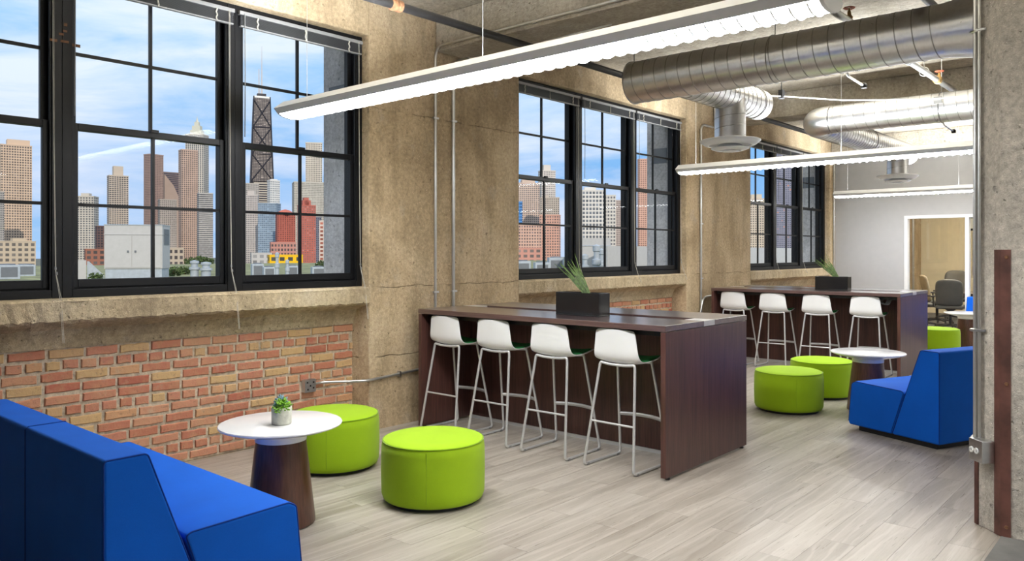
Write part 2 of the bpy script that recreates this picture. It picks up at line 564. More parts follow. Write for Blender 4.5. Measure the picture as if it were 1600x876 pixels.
cand = [(inframe(a, b), a, b) for a, b in cand]
cand.sort(reverse=True)
rest = MB()
for k, (s, a, b) in enumerate(cand):
    y0, y1 = max(b - PL / 2, -4.1), min(b + PL / 2, YEND)
    if s > 0 and k < 290 and b + PL / 2 < YEND:
        o = bpy.data.objects.new('plank', plank_me)
        C.objects.link(o)
        o.location = (a, b, 0)
        o.parent = fl
    elif y1 - y0 > .05:
        rest.box(a - PW / 2 + .0006, a + PW / 2 - .0006, y0 + .0006, y1 - .0006, -.006, 0)
tag(rest.build('plank_field', M['plank'], fl), kind='stuff')

# carpet beside the column, foreground right
cp = MB().box(-.82, 4.9, 1.0, 5.035, .0008, .006).build('carpet', M['carpet'])
tag(cp, 'grey carpet starting at the foot of the concrete column', kind='structure')

# ceiling and beams
ce = MB().box(-6.1, 5.2, -4.2, 22.8, ZCEIL, ZCEIL + .3).build('ceiling', M['ceilcon'])
tag(ce, 'bare concrete ceiling slab with deep beams', kind='structure')
for a, b in ((-.62, -.15), (5.13, 5.60), (10.83, 11.30), (15.86, 16.30)):
    MB().box(XC + .01, 5.0, a, b, 3.50, ZCEIL).build('beam', M['ceilcon'], ce, bevel=.012)

# window wall
wl = empty('wall_left')
tag(wl, 'tan board-formed concrete window wall with brick infill under the windows', kind='structure')
for a, b in ((-4.2, BAYS[0][0]), (BAYS[0][1], BAYS[1][0]), (BAYS[1][1], BAYS[2][0]), (BAYS[2][1], 22.8)):
    MB().prism([(XC, a + .004), (XC, b - .004), (XC - .012, b), (XW, b), (XO, b), (XO, a), (XW, a), (XC - .012, a)], 0, ZCEIL, 'z').build('pier', M['concrete'], wl)
for bi, (a, b) in enumerate(BAYS):
    MB().box(XO, XC, a, b, ZH, ZCEIL).build('lintel', M['concrete'], wl, bevel=.012)
    prof = [(XC + .004, ZS - .018), (XC + .004, 1.135), (XC - .018, 1.118), (XC - .17, 1.065), (XB + .022, .985), (XB + .012, .935), (XO, .935), (XO, 1.24), (XW - .16, 1.25), (XW, ZS), (XC - .01, ZS - .005)]
    ns_ = 90
    rows_ = []
    for q in range(ns_ + 1):
            yy = a - .005 + (b - a + .01) * q / ns_
            jit = random.Random(q + bi * 977)
            rows_.append([(u + (jit.uniform(-.007, .003) if u > XC - .2 else 0), yy, v + (jit.uniform(-.006, .006) if (v < 1.2 and u > XC - .2) else jit.uniform(-.004, .0) if u > XC - .005 else 0)) for u, v in prof + prof[:1]])
    sm_ = MB().grid(rows_)
    sm_.f.append(tuple(range(len(prof))))
    sm_.f.append(tuple(ns_ * (len(prof) + 1) + i_ for i_ in range(len(prof))))
    sm_.build('sill', M['sillcon'], wl)
    bk = MB().box(XO, XB - .0035, a, b, 0, .94).build('brick_infill', M['mortar'], wl)
    # the bricks themselves
    course = .0775
    variants = {}
    far = MB()
    for row in range(12):
        zc = .935 - course * (row + .5)
        header = row in (1, 5, 10)
        ln = .112 if header else .228
        y = a + .006 - random.uniform(0, ln)
        while y < b - .01:
            l2 = ln * random.uniform(.95, 1.06)
            y0, y1 = max(y, a + .004), min(y + l2 - .020, b - .004)
            y += l2
            if y1 - y0 < .03:
                continue
            hh = .0315 + random.uniform(-.0025, .0015)
            zj = zc + random.uniform(-.003, .003)
            proud = random.uniform(-.003, .005)
            def brickverts(L, H, sd):
                rr = random.Random(sd)
                vs = []
                ny = 5
                top = [rr.uniform(-.005, .003) for _ in range(ny)]
                bot = [rr.uniform(-.003, .005) for _ in range(ny)]
                mb = MB()
                rows = []
                for ix, (dx, ins) in enumerate(((-.012, 0), (.006, 0), (.0125, .005))):
                    ring = []
                    for j in range(ny):
                        t = j / (ny - 1)
                        yy = -L / 2 + L * t
                        if j == 0: yy += ins + (rr.uniform(-.002, .003))
                        if j == ny - 1: yy -= ins + (rr.uniform(-.002, .003))
                        ring.append((dx, yy, H + top[j] - ins))
                    for j in range(ny - 1, -1, -1):
                        t = j / (ny - 1)
                        yy = -L / 2 + L * t
                        if j == 0: yy += ins
                        if j == ny - 1: yy -= ins
                        ring.append((dx, yy, -H + bot[j] + ins))
                    rows.append(ring)
                n = 2 * ny
                vs = [p for rg in rows for p in rg]
                fs = []
                for ii in range(2):
                    for j in range(n):
                        j2 = (j + 1) % n
                        fs.append((ii * n + j, ii * n + j2, (ii + 1) * n + j2, (ii + 1) * n + j))
                for j in range(ny - 1):
                    fs.append((2 * n + j, 2 * n + j + 1, 2 * n + n - 2 - j, 2 * n + n - 1 - j))
                return vs, fs
            L = y1 - y0
            show = (bi == 0 and y1 > .9) or (bi == 1 and row < 5 and y0 > 8.2)
            if show:
                key = (round(L / .012), random.randrange(4))
                if key not in variants:
                    vs, fs = brickverts(key[0] * .012, .0292, hash(key) % 9999)
                    mb = MB()
                    mb.add(vs, fs)
                    variants[key] = mb.mesh('brick', M['brick'])
                o = bpy.data.objects.new('brick', variants[key])
                C.objects.link(o)
                o.location = (XB + proud - .004, (y0 + y1) / 2, zj)
                o.rotation_euler = (random.uniform(-.012, .012), 0, 0)
                o.parent = bk
            else:
                vs, fs = brickverts(L, .0292, row * 1000 + int(y0 * 50))
                far.add([(p[0] + XB + proud - .004, p[1] + (y0 + y1) / 2, p[2] + zj) for p in vs], fs)
    if far.v:
        tag(far.build('brick_field', M['brick'], bk), kind='stuff')

# other walls of the shell
wr = MB().box(4.9, 5.2, -4.2, 22.8, -.1, ZCEIL).build('wall_right', M['drywall'])
tag(wr, 'grey painted wall across the room from the windows', kind='structure')
wf = MB().box(-6.1, 5.2, -4.4, -4.1, -.1, ZCEIL).build('wall_front', M['drywall'])
tag(wf, 'grey painted wall behind the viewer', kind='structure')
# end wall with glazed opening
GX0, GX1, GZ = -4.215, .4, 2.28
wb = MB()
wb.box(XC, GX0, YEND, YEND + .13, 0, 3.50)
wb.box(GX0, GX1, YEND, YEND + .13, GZ, 3.50)
wb.box(GX1, 4.9, YEND, YEND + .13, 0, 3.50)
wb = tag(wb.build('wall_back', M['drywall']), 'plain grey drywall at the far end, around the glazed meeting room', kind='structure')
wx = MB().box(XC, 4.9, 22.6, 22.8, 0, ZCEIL).build('wall_meeting_room', M['cream'])
tag(wx, 'cream wall at the back of the glazed meeting room', kind='structure')
fm = MB().box(-6.1, 5.2, 16.3, 22.8, -.25, .004).build('floor_meeting_room', M['darkcarpet'])
tag(fm, 'dark carpet floor of the glazed meeting room', kind='structure')
win10 = empty('window_10', (0, YEND, 0))
tag(win10, 'white framed glass front of the meeting room', kind='structure')
fr = MB()
t = .06
fr.box(GX0, GX1, -.012, .14, GZ - t, GZ)
fr.box(GX0, GX1, -.012, .14, 0, t)
xs = [GX0, -3.19, -2.10, -1.0, GX1 - t]
for x in xs:
    fr.box(x, x + t, -.0121, .1401, t, GZ - t)
fr.build('frame', M['trimwhite'], win10)
for k in range(4):
    MB().box(xs[k] + t, xs[k + 1], .055, .063, t, GZ - t).build('pane', M['partglass'], win10)

# ------------------------------------------------------------------ windows
def make_window(n, y0, y1, label):
    root = tag(empty('window_%d' % n, (XW, y0, ZS)), label, kind='structure')
    W, H = y1 - y0, ZH - ZS
    jw = .062
    f = MB()
    # head, sill and jambs of the black frame
    f.box(-.17, .0, 0, jw, 0, H)
    f.box(-.17, .0, W - jw, W, 0, H)
    f.box(-.17, -.001, jw, W - jw, H - .06, H)
    f.box(-.17, -.001, jw, W - jw, 0, .055)
    f.box(-.17, -.03, jw, W - jw, .055, .07)
    # stop beads
    f.box(-.165, -.10, jw, jw + .012, .07, H - .06)
    f.box(-.165, -.10, W - jw - .012, W - jw, .07, H - .06)
    f.box(-.026, -.008, jw, jw + .012, .055, H - .06)
    f.box(-.026, -.008, W - jw - .012, W - jw, .055, H - .06)
    f.build('frame', M['winframe'], root, bevel=.003, segs=1)
    def sash(name, xa, xb, z0, z1, lowr, topr):
        s = MB()
        a, b = jw + .004, W - jw - .004
        st = .042
        s.box(xa, xb, a, a + st, z0, z1)
        s.box(xa, xb, b - st, b, z0, z1)
        s.box(xa, xb, a + st, b - st, z0, z0 + lowr)
        s.box(xa, xb, a + st, b - st, z1 - topr, z1)
        so = s.build(name, M['winframe'], root, bevel=.003, segs=1)
        ga, gb, gz0, gz1 = a + st, b - st, z0 + lowr, z1 - topr
        xm = (xa + xb) / 2
        ym, zm = (ga + gb) / 2, (gz0 + gz1) / 2
        mw = .0105
        MB().box(xm - .011, xm + .011, ym - mw, ym + mw, gz0, gz1).build('muntin', M['winframe'], so)
        MB().box(xm - .0105, xm + .0105, ga, gb, zm - mw, zm + mw).build('muntin', M['winframe'], so)
        for (pa, pb) in ((ga, ym - mw), (ym + mw, gb)):
            for (qa, qb) in ((gz0, zm - mw), (zm + mw, gz1)):
                MB().add([(xm, pa, qa), (xm, pb, qa), (xm, pb, qb), (xm, pa, qb)], [(0, 1, 2, 3)]).build('pane', M['glass'], so)
        return so
    lo = sash('lower_sash', -.065, -.030, .058, 1.165, .062, .045)
    MB().box(-.030, -.012, W / 2 - .03, W / 2 + .03, 1.165 - .01, 1.165 + .012).build('sash_lock', M['winframe'], lo, bevel=.003)
    sash('upper_sash', -.105, -.070, 1.120, H - .058, .045, .050)
    return root

def make_blind(y0, y1, label, cordlen):
    W = y1 - y0
    root = tag(empty('venetian_blind', (XW, y0, ZH)), label, 'blind', 'raised blinds over the windows')
    zt = -.045
    MB().box(.002, .038, .02, W - .02, zt - .030, zt).build('headrail', M['blindrail'], root, bevel=.003)
    sl = MB()
    ns = 11
    for k in range(ns):
        zz = zt - .036 - k * .0068
        sl.prism([(.006, zz), (.021, zz + .0022), (.036, zz), (.036, zz + .0008), (.021, zz + .003), (.006, zz + .0008)], .03 + random.uniform(0, .003), W - .03 - random.uniform(0, .003), 'y')
    tag(sl.build('slat_stack', M['blind'], root), kind='stuff')
    zb = zt - .036 - ns * .0068
    MB().box(.007, .035, .03, W - .03, zb - .012, zb).build('bottom_rail', M['blindrail'], root, bevel=.003)
    for fy in (.14, .5, .86):
        pts = [(.040 + .003 * math.sin(q * 2.2), W * fy + .004 * math.sin(q * 1.7 + fy * 9), zt - .03 - (abs(zb - zt) - .02) * q / 7) for q in range(8)]
        MB().tube(pts, .006, 6).build('ladder_cord', M['cord'], root)
    # tilt wand near side, lift cords far side
    MB().tube([(.042, .06, zt - .02), (.043, .062, zt - .5), (.042, .06, -1.02)], .0035, 6).build('tilt_wand', M['blindrail'], root)
    c = MB()
    for q in (0, 1):
        off = .008 * q
        c.tube([(.041, W - .072 + off, zt - .02), (.043, W - .066 + off * .6, -1.2), (.045, W - .055 + off * .3, -2.05), (.09, W - .045 + off, -2.16 - .05), (.13, W - .04 + off, -cordlen)], .0016, 5)
    c.build('lift_cord', M['cord'], root)
    kn = MB()
    kn.lathe([(.001, -.012), (.007, -.008), (.005, .01), (.001, .012)], 8, .045, W - .055, -2.02)
    kn.lathe([(.001, -.012), (.007, -.008), (.005, .01), (.001, .012)], 8, .047, W - .049, -2.055)
    kn.build('cord_stop', M['blindrail'], root)
    return root

bayname = ['nearest window bay above the blue sofa', 'middle window bay behind the front bar table', 'farthest window bay behind the rear bar table']
posname = ['left', 'middle', 'right']
n = 0
for bi, (a, b) in enumerate(BAYS):
    for k in range(3):
        n += 1
        w3 = (b - a) / 3
        y0, y1 = a + k * w3, a + (k + 1) * w3
        make_window(n, y0, y1, 'black double-hung window, %s of three in the %s' % (posname[k], bayname[bi]))
        make_blind(y0, y1, 'raised grey blind over the %s window of the %s' % (posname[k], ['nearest bay', 'middle bay', 'farthest bay'][bi]), 2.50 if bi == 0 else 2.3)

# paper tape scraps left on the mullion
tp = empty('tape_scraps', (XW + .0005, 1.893, 2.95))
tag(tp, 'torn scraps of brown tape on the black mullion at far left', 'tape')
for (dy, dz, sy, sz) in ((-.075, .0, .045, .018), (-.01, .005, .05, .016), (.06, -.01, .05, .02), (-.02, .05, .03, .016), (.005, .075, .025, .014), (.01, .115, .02, .02)):
    MB().box(0, .0012, dy, dy + sy, dz, dz + sz).build('scrap', M['rust'], tp)

# outside reveal with a pocket, seen through the right-hand windows
for bi, (a, b) in enumerate(BAYS):
    e = MB().box(XO - .03, XW - .18, b - .035, b + .3, .9, ZH + .3)
    tag(e.build('trim_%d' % (bi + 1), M['extcon']), 'grey concrete outer reveal of the %s' % bayname[bi], kind='structure')
    MB().box(XO + .06, XO + .30, b - .042, b - .034, 2.88, 3.10).build('pocket', M['acdark'], bpy.data.objects['trim_%d' % (bi + 1)])

# ------------------------------------------------------------------ front column with steel corner guards
CX, CY = -.821, 5.040
col = [(CX, CY), (-.974, 5.190), (-.974, 5.72), (-.80, 5.90), (-.1, 5.90), (-.1, CY)]
cc = MB().prism(col, 0, ZCEIL, 'z').build('concrete_column', M['colcon'], bevel=.006)
tag(cc, 'rough concrete column with a chamfered corner at the right edge', kind='structure')
nrm45 = Vector((-.707, -.707, 0))
def guard(name, corner, d1, d2, w1, w2, z1):
    c = Vector((*corner, 0))
    d1, d2 = Vector((*d1, 0)).normalized(), Vector((*d2, 0)).normalized()
    out = -(d1 + d2).normalized() * .0065
    mb = MB()
    for d, wd in ((d1, w1), (d2, w2)):
        p0 = c + out
        p1 = c + d * wd + (out - d * out.dot(d))
        p2, p3 = c + d * wd, c
        mb.add([(*p.xy, .004) for p in (p0, p1, p2, p3)] + [(*p.xy, z1) for p in (p0, p1, p2, p3)], [(3, 2, 1, 0), (4, 5, 6, 7), (0, 1, 5, 4), (1, 2, 6, 5), (2, 3, 7, 6), (3, 0, 4, 7)])
    o = mb.build(name, M['guard'], cc)
    return o
gd = guard('corner_guard', (CX, CY), (-.707, .707), (1, 0), .050, .046, 1.592)
for zz in (.06, 1.55, .85):
    MB().lathe([(.0, .004), (.008, .004), (.010, 0), (.010, -.004)], 12).build('bolt', M['rust'], gd)
    bo = gd.children[-1]
    bo.rotation_euler = (PI / 2, 0, 0)
    bo.location = (CX + .026, CY - .0095, zz)
guard('corner_guard', (-.974, 5.190), (.707, -.707), (0, 1), .030, .06, 1.56)

# conduit and outlet on the chamfer
oc = empty('outlet_conduit', (-.950, 5.160, 0))
tag(oc, 'vertical steel conduit with a metal outlet box on the front column', 'outlet')
dirc = Vector((.714, -.70, 0)).normalized()
o1 = nrm45 * .022
MB().tube([(o1.x, o1.y, .51), (o1.x, o1.y, 3.5)], .0125, 10).build('conduit', M['conduit'], oc, smooth=40)
o2 = nrm45 * .020 + dirc * .030
MB().tube([(o2.x, o2.y, .51), (o2.x, o2.y, 3.5)], .009, 10).build('conduit', M['conduit'], oc, smooth=40)
for zz in (1.13, 2.85):
    s = MB()
    a, b = -dirc * .035 + nrm45 * .004, dirc * .06 + nrm45 * .004
    a2, b2 = -dirc * .018 + nrm45 * .037, dirc * .018 + nrm45 * .037
    s.tube([(a.x, a.y, zz), (a2.x, a2.y, zz), (b2.x, b2.y, zz), (b.x, b.y, zz)], .009, 6)
    s.build('strap', M['chrome'], oc)
bx = empty('outlet_box', (*(nrm45 * .03 + dirc * .055).xy, .535), math.atan2(dirc.y, dirc.x), oc)
bxm = MB().box(-.058, .058, -.045, .028, -.062, .062).build('box', M['chrome'], bx, bevel=.004)
bx_parent = bxm
bpy.data.objects.remove(bx)
bxm.parent = oc
bxm.name = 'outlet_box'
bxm.location = (*(nrm45 * .03 + dirc * .075).xy, .455)
bxm.rotation_euler = (0, 0, math.atan2(dirc.y, dirc.x))
for s in (-1, 1):
    MB().lathe([(0, .004), (.016, .004), (.018, 0)], 16).build('socket', M['whiteplastic'], bxm)
    so = bxm.children[-1]
    so.rotation_euler = (PI / 2, 0, 0)
    so.location = (s * .021 - .012, -.0455, 0)
    for q in (-1, 1):
        m2 = MB().box(s * .021 - .012 + q * .006 - .0015, s * .021 - .012 + q * .006 + .0015, -.0505, -.0485, -.006, .006)
        m2.build('slot', M['black'], bxm)
elb = fillet([(-.062, 0, .045), (-.10, 0, .045), (-.10, .04, .075), (-.06, .09, .09)], .03)
MB().tube(elb, .011, 8).build('elbow', M['whiteplastic'], bxm, smooth=40)

# ================================================================== CEILING SERVICES
def pendant(x0, x1, y, zb, label):
    L = x1 - x0
    root = tag(empty('pendant_light', (x0, y, zb)), label, 'pendant light', 'long white pendant lights')
    outer = [(-.108, .020), (-.142, .058), (-.060, .118), (-.052, .113), (-.052, .06), (.052, .06), (.052, .113), (.060, .118), (.142, .058), (.108, .020)]
    MB().prism(outer, 0.02, L - .02, 'x').build('housing', M['pendant'], root)
    capp = [(-.110, .020), (-.145, .058), (-.060, .120), (.060, .120), (.145, .058), (.110, .020)] + [(q, w) for q, w in [(.08, .004), (.04, -.006), (0, -.009), (-.04, -.006), (-.08, .004)]]
    MB().prism(capp, 0.0, .02, 'x').build('end_cap', M['pendant'], root, bevel=.004)
    MB().prism(capp, L - .02, L, 'x').build('end_cap', M['pendant'], root, bevel=.004)
    lens = [(-.106 + .212 * k / 10, .019 - .022 * (1 - ((k - 5) / 5) ** 2)) for k in range(11)]
    P = [[(xx, u, v) for u, v in lens] for xx in (.02, L - .02)]
    MB().grid(P).build('lens', M['lens'], root, smooth=60)
    lv = MB()
    nb = int(L / .078)
    for k in range(nb):
        xx = .03 + (L - .06) * (k + .5) / nb
        pr = [(u, v) for u, v in lens] + [(u * .97, v - .012 * (1 - abs(u / .106) ** 3)) for u, v in lens[::-1]]
        lv.prism(pr, xx - .004, xx + .004, 'x')
    tag(lv.build('louver', M['louver'], root), kind='stuff')
    for xx in (.22, L / 2, L - .25):
        MB().tube([(xx, 0, .07), (xx, 0, ZCEIL - zb)], .0022, 6).build('hanger_cable', M['conduit'], root)
    ld = bpy.data.lights.new('uplight', 'AREA')
    ld.shape = 'RECTANGLE'
    ld.size = L - 1.2
    ld.size_y = .095
    ld.energy = UPLIGHT_W
    ld.color = (.91, .955, 1.0)
    lo = bpy.data.objects.new('uplight', ld)
    C.objects.link(lo)
    lo.parent = root
    lo.location = (L / 2, 0, .066)
    lo.rotation_euler = (PI, 0, 0)
    return root
pendant(-5.17, -1.15, 3.33, 2.592, 'long white pendant light nearest the viewer, in front of the first column')
pendant(-5.06, -1.0, 9.07, 2.592, 'long white pendant light crossing below the round ceiling diffuser')
pendant(-5.05, -1.0, 14.80, 2.592, 'long white pendant light farthest away, before the grey end wall')
for yy, nm in ((3.33, 'beside the viewer'), (14.8, 'at the far right end')):  # out-of-view fixtures added to fill the room with light
    pendant(.35, 4.42, yy, 2.592, 'unseen white pendant light added on the inner side of the room ' + nm)

def ring_cyl(mb, p0, p1, r, segs=40, caps=True):
    mb.tube([p0, p1], r, segs, caps)
def helix(p0, p1, r, pitch, tr=.0035, per=28):
    p0, p1 = Vector(p0), Vector(p1)
    ax = (p1 - p0).normalized()
    L = (p1 - p0).length
    ref = Vector((0, 0, 1)) if abs(ax.z) < .9 else Vector((1, 0, 0))
    u = (ref - ax * ref.dot(ax)).normalized()
    v = ax.cross(u)
    n = int(L / pitch * per)
    return [p0 + ax * (L * i / n) + (u * math.cos(2 * PI * i / per) + v * math.sin(2 * PI * i / per)) * r for i in range(n + 1)]

def diffuser(root, x, y, ztop, z0):
    mb = MB()
    ring_cyl(mb, (x, y, z0 + .055), (x, y, ztop), .160)
    o = mb.build('drop_duct', M['duct'], root, smooth=40)
    MB().tube(helix((x, y, z0 + .10), (x, y, ztop - .12), .1605, .11), .003, 5).build('seam', M['ductseam'], o)
    d = MB().lathe([(.163, .085), (.165, .060), (.225, .050), (.303, .058), (.314, .052), (.312, .044), (.262, .004), (.222, -.002), (.212, .012), (.165, .040)], 56, x, y, z0)
    d.build('diffuser_ring', M['pendant'], root, smooth=50)
    d = MB().lathe([(.10, .015), (.150, -.015), (.198, -.028), (.194, -.035), (.150, -.052), (.115, -.052), (.105, -.03)], 48, x, y, z0)
    d.build('diffuser_cone', M['pendant'], root, smooth=50)
    d = MB().lathe([(.0, -.02), (.04, -.03), (.088, -.058), (.085, -.064), (.0, -.072)], 40, x, y, z0)
    d.build('diffuser_centre', M['pendant'], root, smooth=50)
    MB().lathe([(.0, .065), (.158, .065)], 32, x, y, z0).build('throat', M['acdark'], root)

# duct run one: straight main with end cap, side branch and drop
DZ = 3.23
d1 = tag(empty('spiral_duct', (0, 0, 0)), 'large spiral duct nearest the viewer with a straight blanked end', 'duct', 'round metal ducts')
YM = 6.5
mb = MB()
ring_cyl(mb, (-4.13, YM, DZ), (-1.38, YM, DZ), .200, 56)
mn = mb.build('main_duct', M['duct'], d1, smooth=40)
MB().tube(helix((-4.07, YM, DZ), (-1.40, YM, DZ), .2005, .122, per=40), .0042, 6).build('seam', M['ductseam'], mn)
MB().tube([(-4.135 + 0, YM + .203 * math.cos(a), DZ + .203 * math.sin(a)) for a in [2 * PI * k / 48 for k in range(48)]], .006, 6, closed=True).build('end_rim', M['ductseam'], mn)
mb = MB()
rv = []
n_ = 56
mb.tube([(-1.40, YM, DZ), (-1.385, YM, DZ), (-1.05, YM, DZ), (-.2, YM, DZ), (4.9, YM, DZ)], [.204, .204, .262, .264, .264], 56)
mb.build('reducer', M['duct'], d1, smooth=40)
XBR = -3.71
mb = MB()
ring_cyl(mb, (XBR, YM + .10, DZ + .005), (XBR, 8.42, DZ + .005), .165, 48)
br = mb.build('branch_duct', M['duct'], d1, smooth=40)
MB().tube(helix((XBR, YM + .22, DZ + .005), (XBR, 8.38, DZ + .005), .1655, .105, per=36), .0036, 6).build('seam', M['ductseam'], br)
diffuser(d1, XBR, 7.70, DZ - .02, 2.705)
for xx, yy, rr in ((-2.72, YM, .2), (XBR, 8.25, .165)):
    MB().tube([(xx, yy, DZ + rr), (xx, yy, ZCEIL)], .004, 6).build('hanger_rod', M['conduit'], d1)
    MB().tube([(xx, yy + (rr + .003) * math.cos(a), DZ + (rr + .003) * math.sin(a)) for a in [2 * PI * k / 40 for k in range(40)]] if rr == .2 else [(xx + (rr + .003) * math.cos(a), yy, DZ + .005 + (rr + .003) * math.sin(a)) for a in [2 * PI * k / 40 for k in range(40)]], .005, 4, closed=True).build('hanger_strap', M['ductseam'], d1)

# duct run two: main, smooth elbow, branch and drop
d2 = tag(empty('spiral_duct', (0, 0, 0)), 'bright spiral duct turning through a smooth elbow farther back', 'duct', 'round metal ducts')
YM2, XB2, DR = 9.92, -3.68, .170
ER = .26
path = [(-.1 + 5, YM2, DZ), (XB2 + ER, YM2, DZ)]
mb = MB()
ring_cyl(mb, (4.9, YM2, DZ), (XB2 + ER, YM2, DZ), DR, 48)
mn = mb.build('main_duct', M['duct'], d2, smooth=40)
MB().tube(helix((1.0, YM2, DZ), (XB2 + ER, YM2, DZ), DR + .0005, .122, per=36), .0036, 6).build('seam', M['ductseam'], mn)
ep = [(XB2 + ER - ER * math.sin(a), YM2 + ER - ER * math.cos(a), DZ) for a in [PI / 2 * k / 14 for k in range(15)]]
mb = MB()
mb.tube(ep, DR + .004, 48)
mb.build('elbow', M['duct'], d2, smooth=40)
mb = MB()
ring_cyl(mb, (XB2, YM2 + ER, DZ), (XB2, 14.3, DZ), DR, 48)
br = mb.build('branch_duct', M['duct'], d2, smooth=40)
MB().tube(helix((XB2, YM2 + ER, DZ), (XB2, 14.25, DZ), DR + .0005, .10, per=36), .0036, 6).build('seam', M['ductseam'], br)
diffuser(d2, XB2, 13.7, DZ - .02, 2.775)
for (xx, yy) in ((-2.20, YM2), (XB2, 12.1)):
    MB().tube([(xx, yy, DZ + DR), (xx, yy, ZCEIL)], .0045, 6).build('hanger_rod', M['conduit'], d2)
    pts = [(xx, yy + (DR + .003) * math.cos(a), DZ + (DR + .003) * math.sin(a)) for a in [2 * PI * k / 40 for k in range(40)]] if yy == YM2 else [(xx + (DR + .003) * math.cos(a), yy, DZ + (DR + .003) * math.sin(a)) for a in [2 * PI * k / 40 for k in range(40)]]
    MB().tube(pts, .007, 4, closed=True).build('hanger_strap', M['ductseam'], d2)
MB().box(-2.24, -2.16, YM2 - DR - .02, YM2 - DR + .01, DZ + .02, DZ + .10).build('bracket', M['ductseam'], d2)

# sprinkler pipes
def hpipe(label, x, z, y0, y1, r, fittings, mat='pipe'):
    root = tag(empty('sprinkler_pipe', (x, y0, z)), label, 'pipe', 'pipes under the ceiling')
    MB().tube([(0, 0, 0), (0, y1 - y0, 0)], r, 16).build('pipe', M[mat], root, smooth=40)
    for yy, mt in fittings:
        o = MB().tube([(0, yy - y0 - .05, 0), (0, yy - y0 - .045, 0), (0, yy - y0 - .015, 0), (0, yy - y0 - .012, 0), (0, yy - y0 + .012, 0), (0, yy - y0 + .015, 0), (0, yy - y0 + .045, 0), (0, yy - y0 + .05, 0)], [r + .002, r + .012, r + .012, r + .007, r + .007, r + .012, r + .012, r + .002], 16)
        o.build('coupling', M[mt], root, smooth=30)
    return root
p1 = hpipe('black sprinkler pipe running along the window wall under the beams', -4.45, 3.40, -4.0, 15.8, .032, [(3.76, 'rust'), (7.25, 'pipe'), (12.5, 'pipe')])
for yy in (1.2, 7.0, 9.6, 12.6):
    MB().tube([(0, yy + 4.0, .03), (0, yy + 4.0, .45)], .005, 6).build('hanger_rod', M['pipe'], p1)
p2 = hpipe('grey sprinkler pipe with red valves passing above the first duct', -2.16, 3.478, 6.0, 15.8, .030, [(8.4, 'chrome'), (9.55, 'brass')], 'conduit')
for yy in (6.66, 9.64):
    v = MB().lathe([(.026, .02), (.030, .035), (.018, .05), (.012, .09), (.006, .092), (.006, .115)], 12, 0, yy - 6.0, 0)
    vo_ = v.build('valve', M['brass'], p2, smooth=40)
    MB().tube([(.042 * math.cos(a), yy - 6.0 + .042 * math.sin(a), .112) for a in [2 * PI * k / 20 for k in range(20)]], .005, 6, closed=True).build('valve_wheel', M['valve_red'], vo_)
    MB().box(-.04, .04, yy - 6.004, yy - 5.996, .108, .116).build('valve_spoke', M['valve_red'], vo_)
MB().tube([(0, 9.0 - 6, .03), (0, 9.0 - 6, .37)], .005, 6).build('hanger_rod', M['conduit'], p2)
MB().tube([(.045 * math.cos(a), 9.0 - 6, .045 * math.sin(a) - .005) for a in [2 * PI * k / 20 for k in range(20)]], .004, 6, closed=True).build('hanger_loop', M['conduit'], p2)
p3 = hpipe('short dark pipe above the reducer of the first duct', -1.60, 3.56, 5.65, 7.6, .030, [(7.3, 'pipe')])
# sprinkler drops
for (px, py, d, lb) in ((1350, 134, 8.2, 'small sprinkler arm between the two ducts'), (1490, 205, 11.6, 'small sprinkler arm under the second duct')):
    p = at(px, d, py)
    r_ = tag(empty('ceiling_sprinkler', p), lb, 'sprinkler', 'sprinkler arms')
    MB().tube(fillet([(.0, 0, 0), (-.06, -.34, .06), (-.06, -.34, ZCEIL - p.z - .002)], .05), .012, 8).build('arm', M['conduit'], r_, smooth=40)
    MB().lathe([(.0, -.03), (.03, -.025), (.032, .01), (.016, .03)], 14).build('head', M['pipe'], r_, smooth=40)

# white cable with black clamp strung from the branch to the right
cb = tag(empty('ceiling_cable', (-3.66, 8.72, 3.33)), 'white cable strung through a black clamp beside the duct end', 'cable')
MB().tube([(0, -.26, .01), (.06, .1, .05), (.6, .55, .0), (1.4, .95, -.035), (2.2, 1.2, -.02), (3.4, 1.5, .09)], .007, 6).build('cable', M['whiteplastic'], cb, smooth=40)
MB().box(.025, .075, .05, .12, .02, .12).build('clamp', M['black'], cb, bevel=.004)
MB().tube([(.05, .085, .10), (.05, .085, ZCEIL - 3.33)], .006, 6).build('clamp_rod', M['black'], cb)

# conduits on the piers
def conduit(name, label, pts, r, straps, rad=.12, group='thin steel conduits'):
    base = Vector(pts[0])
    root = tag(empty(name, base), label, 'conduit', group)
    q = [Vector(p) - base for p in pts]
    MB().tube(fillet(q, rad, 7), r, 10).build('tube', M['conduit'], root, smooth=40)
    for s in straps:
        s = Vector(s) - base
        MB().box(s.x - .006, s.x + r + .006, s.y - .032, s.y + .032, s.z - .009, s.z + .009).build('strap', M['chrome'], root, bevel=.003)
    return root
xc = XC + .022
conduit('wall_conduit', 'left of two steel conduits on the first pier, turning along the beam', [(xc, 5.115, .05), (xc, 5.115, 3.545), (-.9, 5.115, 3.545)], .0135, [(xc, 5.115, 2.86), (xc, 5.115, 1.2)])
bs = bpy.data.objects['wall_conduit']
for xx in (-5.25, -4.25, -3.0):
    MB().box(xx + 5.478 - .02, xx + 5.478 + .02, -.006, .016, 3.48, 3.51).build('strap', M['chrome'], bs, bevel=.002)
w2 = conduit('wall_conduit', 'right of two steel conduits on the first pier, ending under the beam', [(xc, 5.355, .05), (xc, 5.355, 3.44), (xc + .22, 5.355, 3.44)], .0175, [(xc, 5.355, 2.86), (xc, 5.355, 1.2)])
MB().tube([(.20, 0, 3.39), (.5, .02, 3.375), (1.0, .05, 3.40), (1.8, .08, 3.43)], .008, 6).build('cable', M['whiteplastic'], w2, smooth=40)
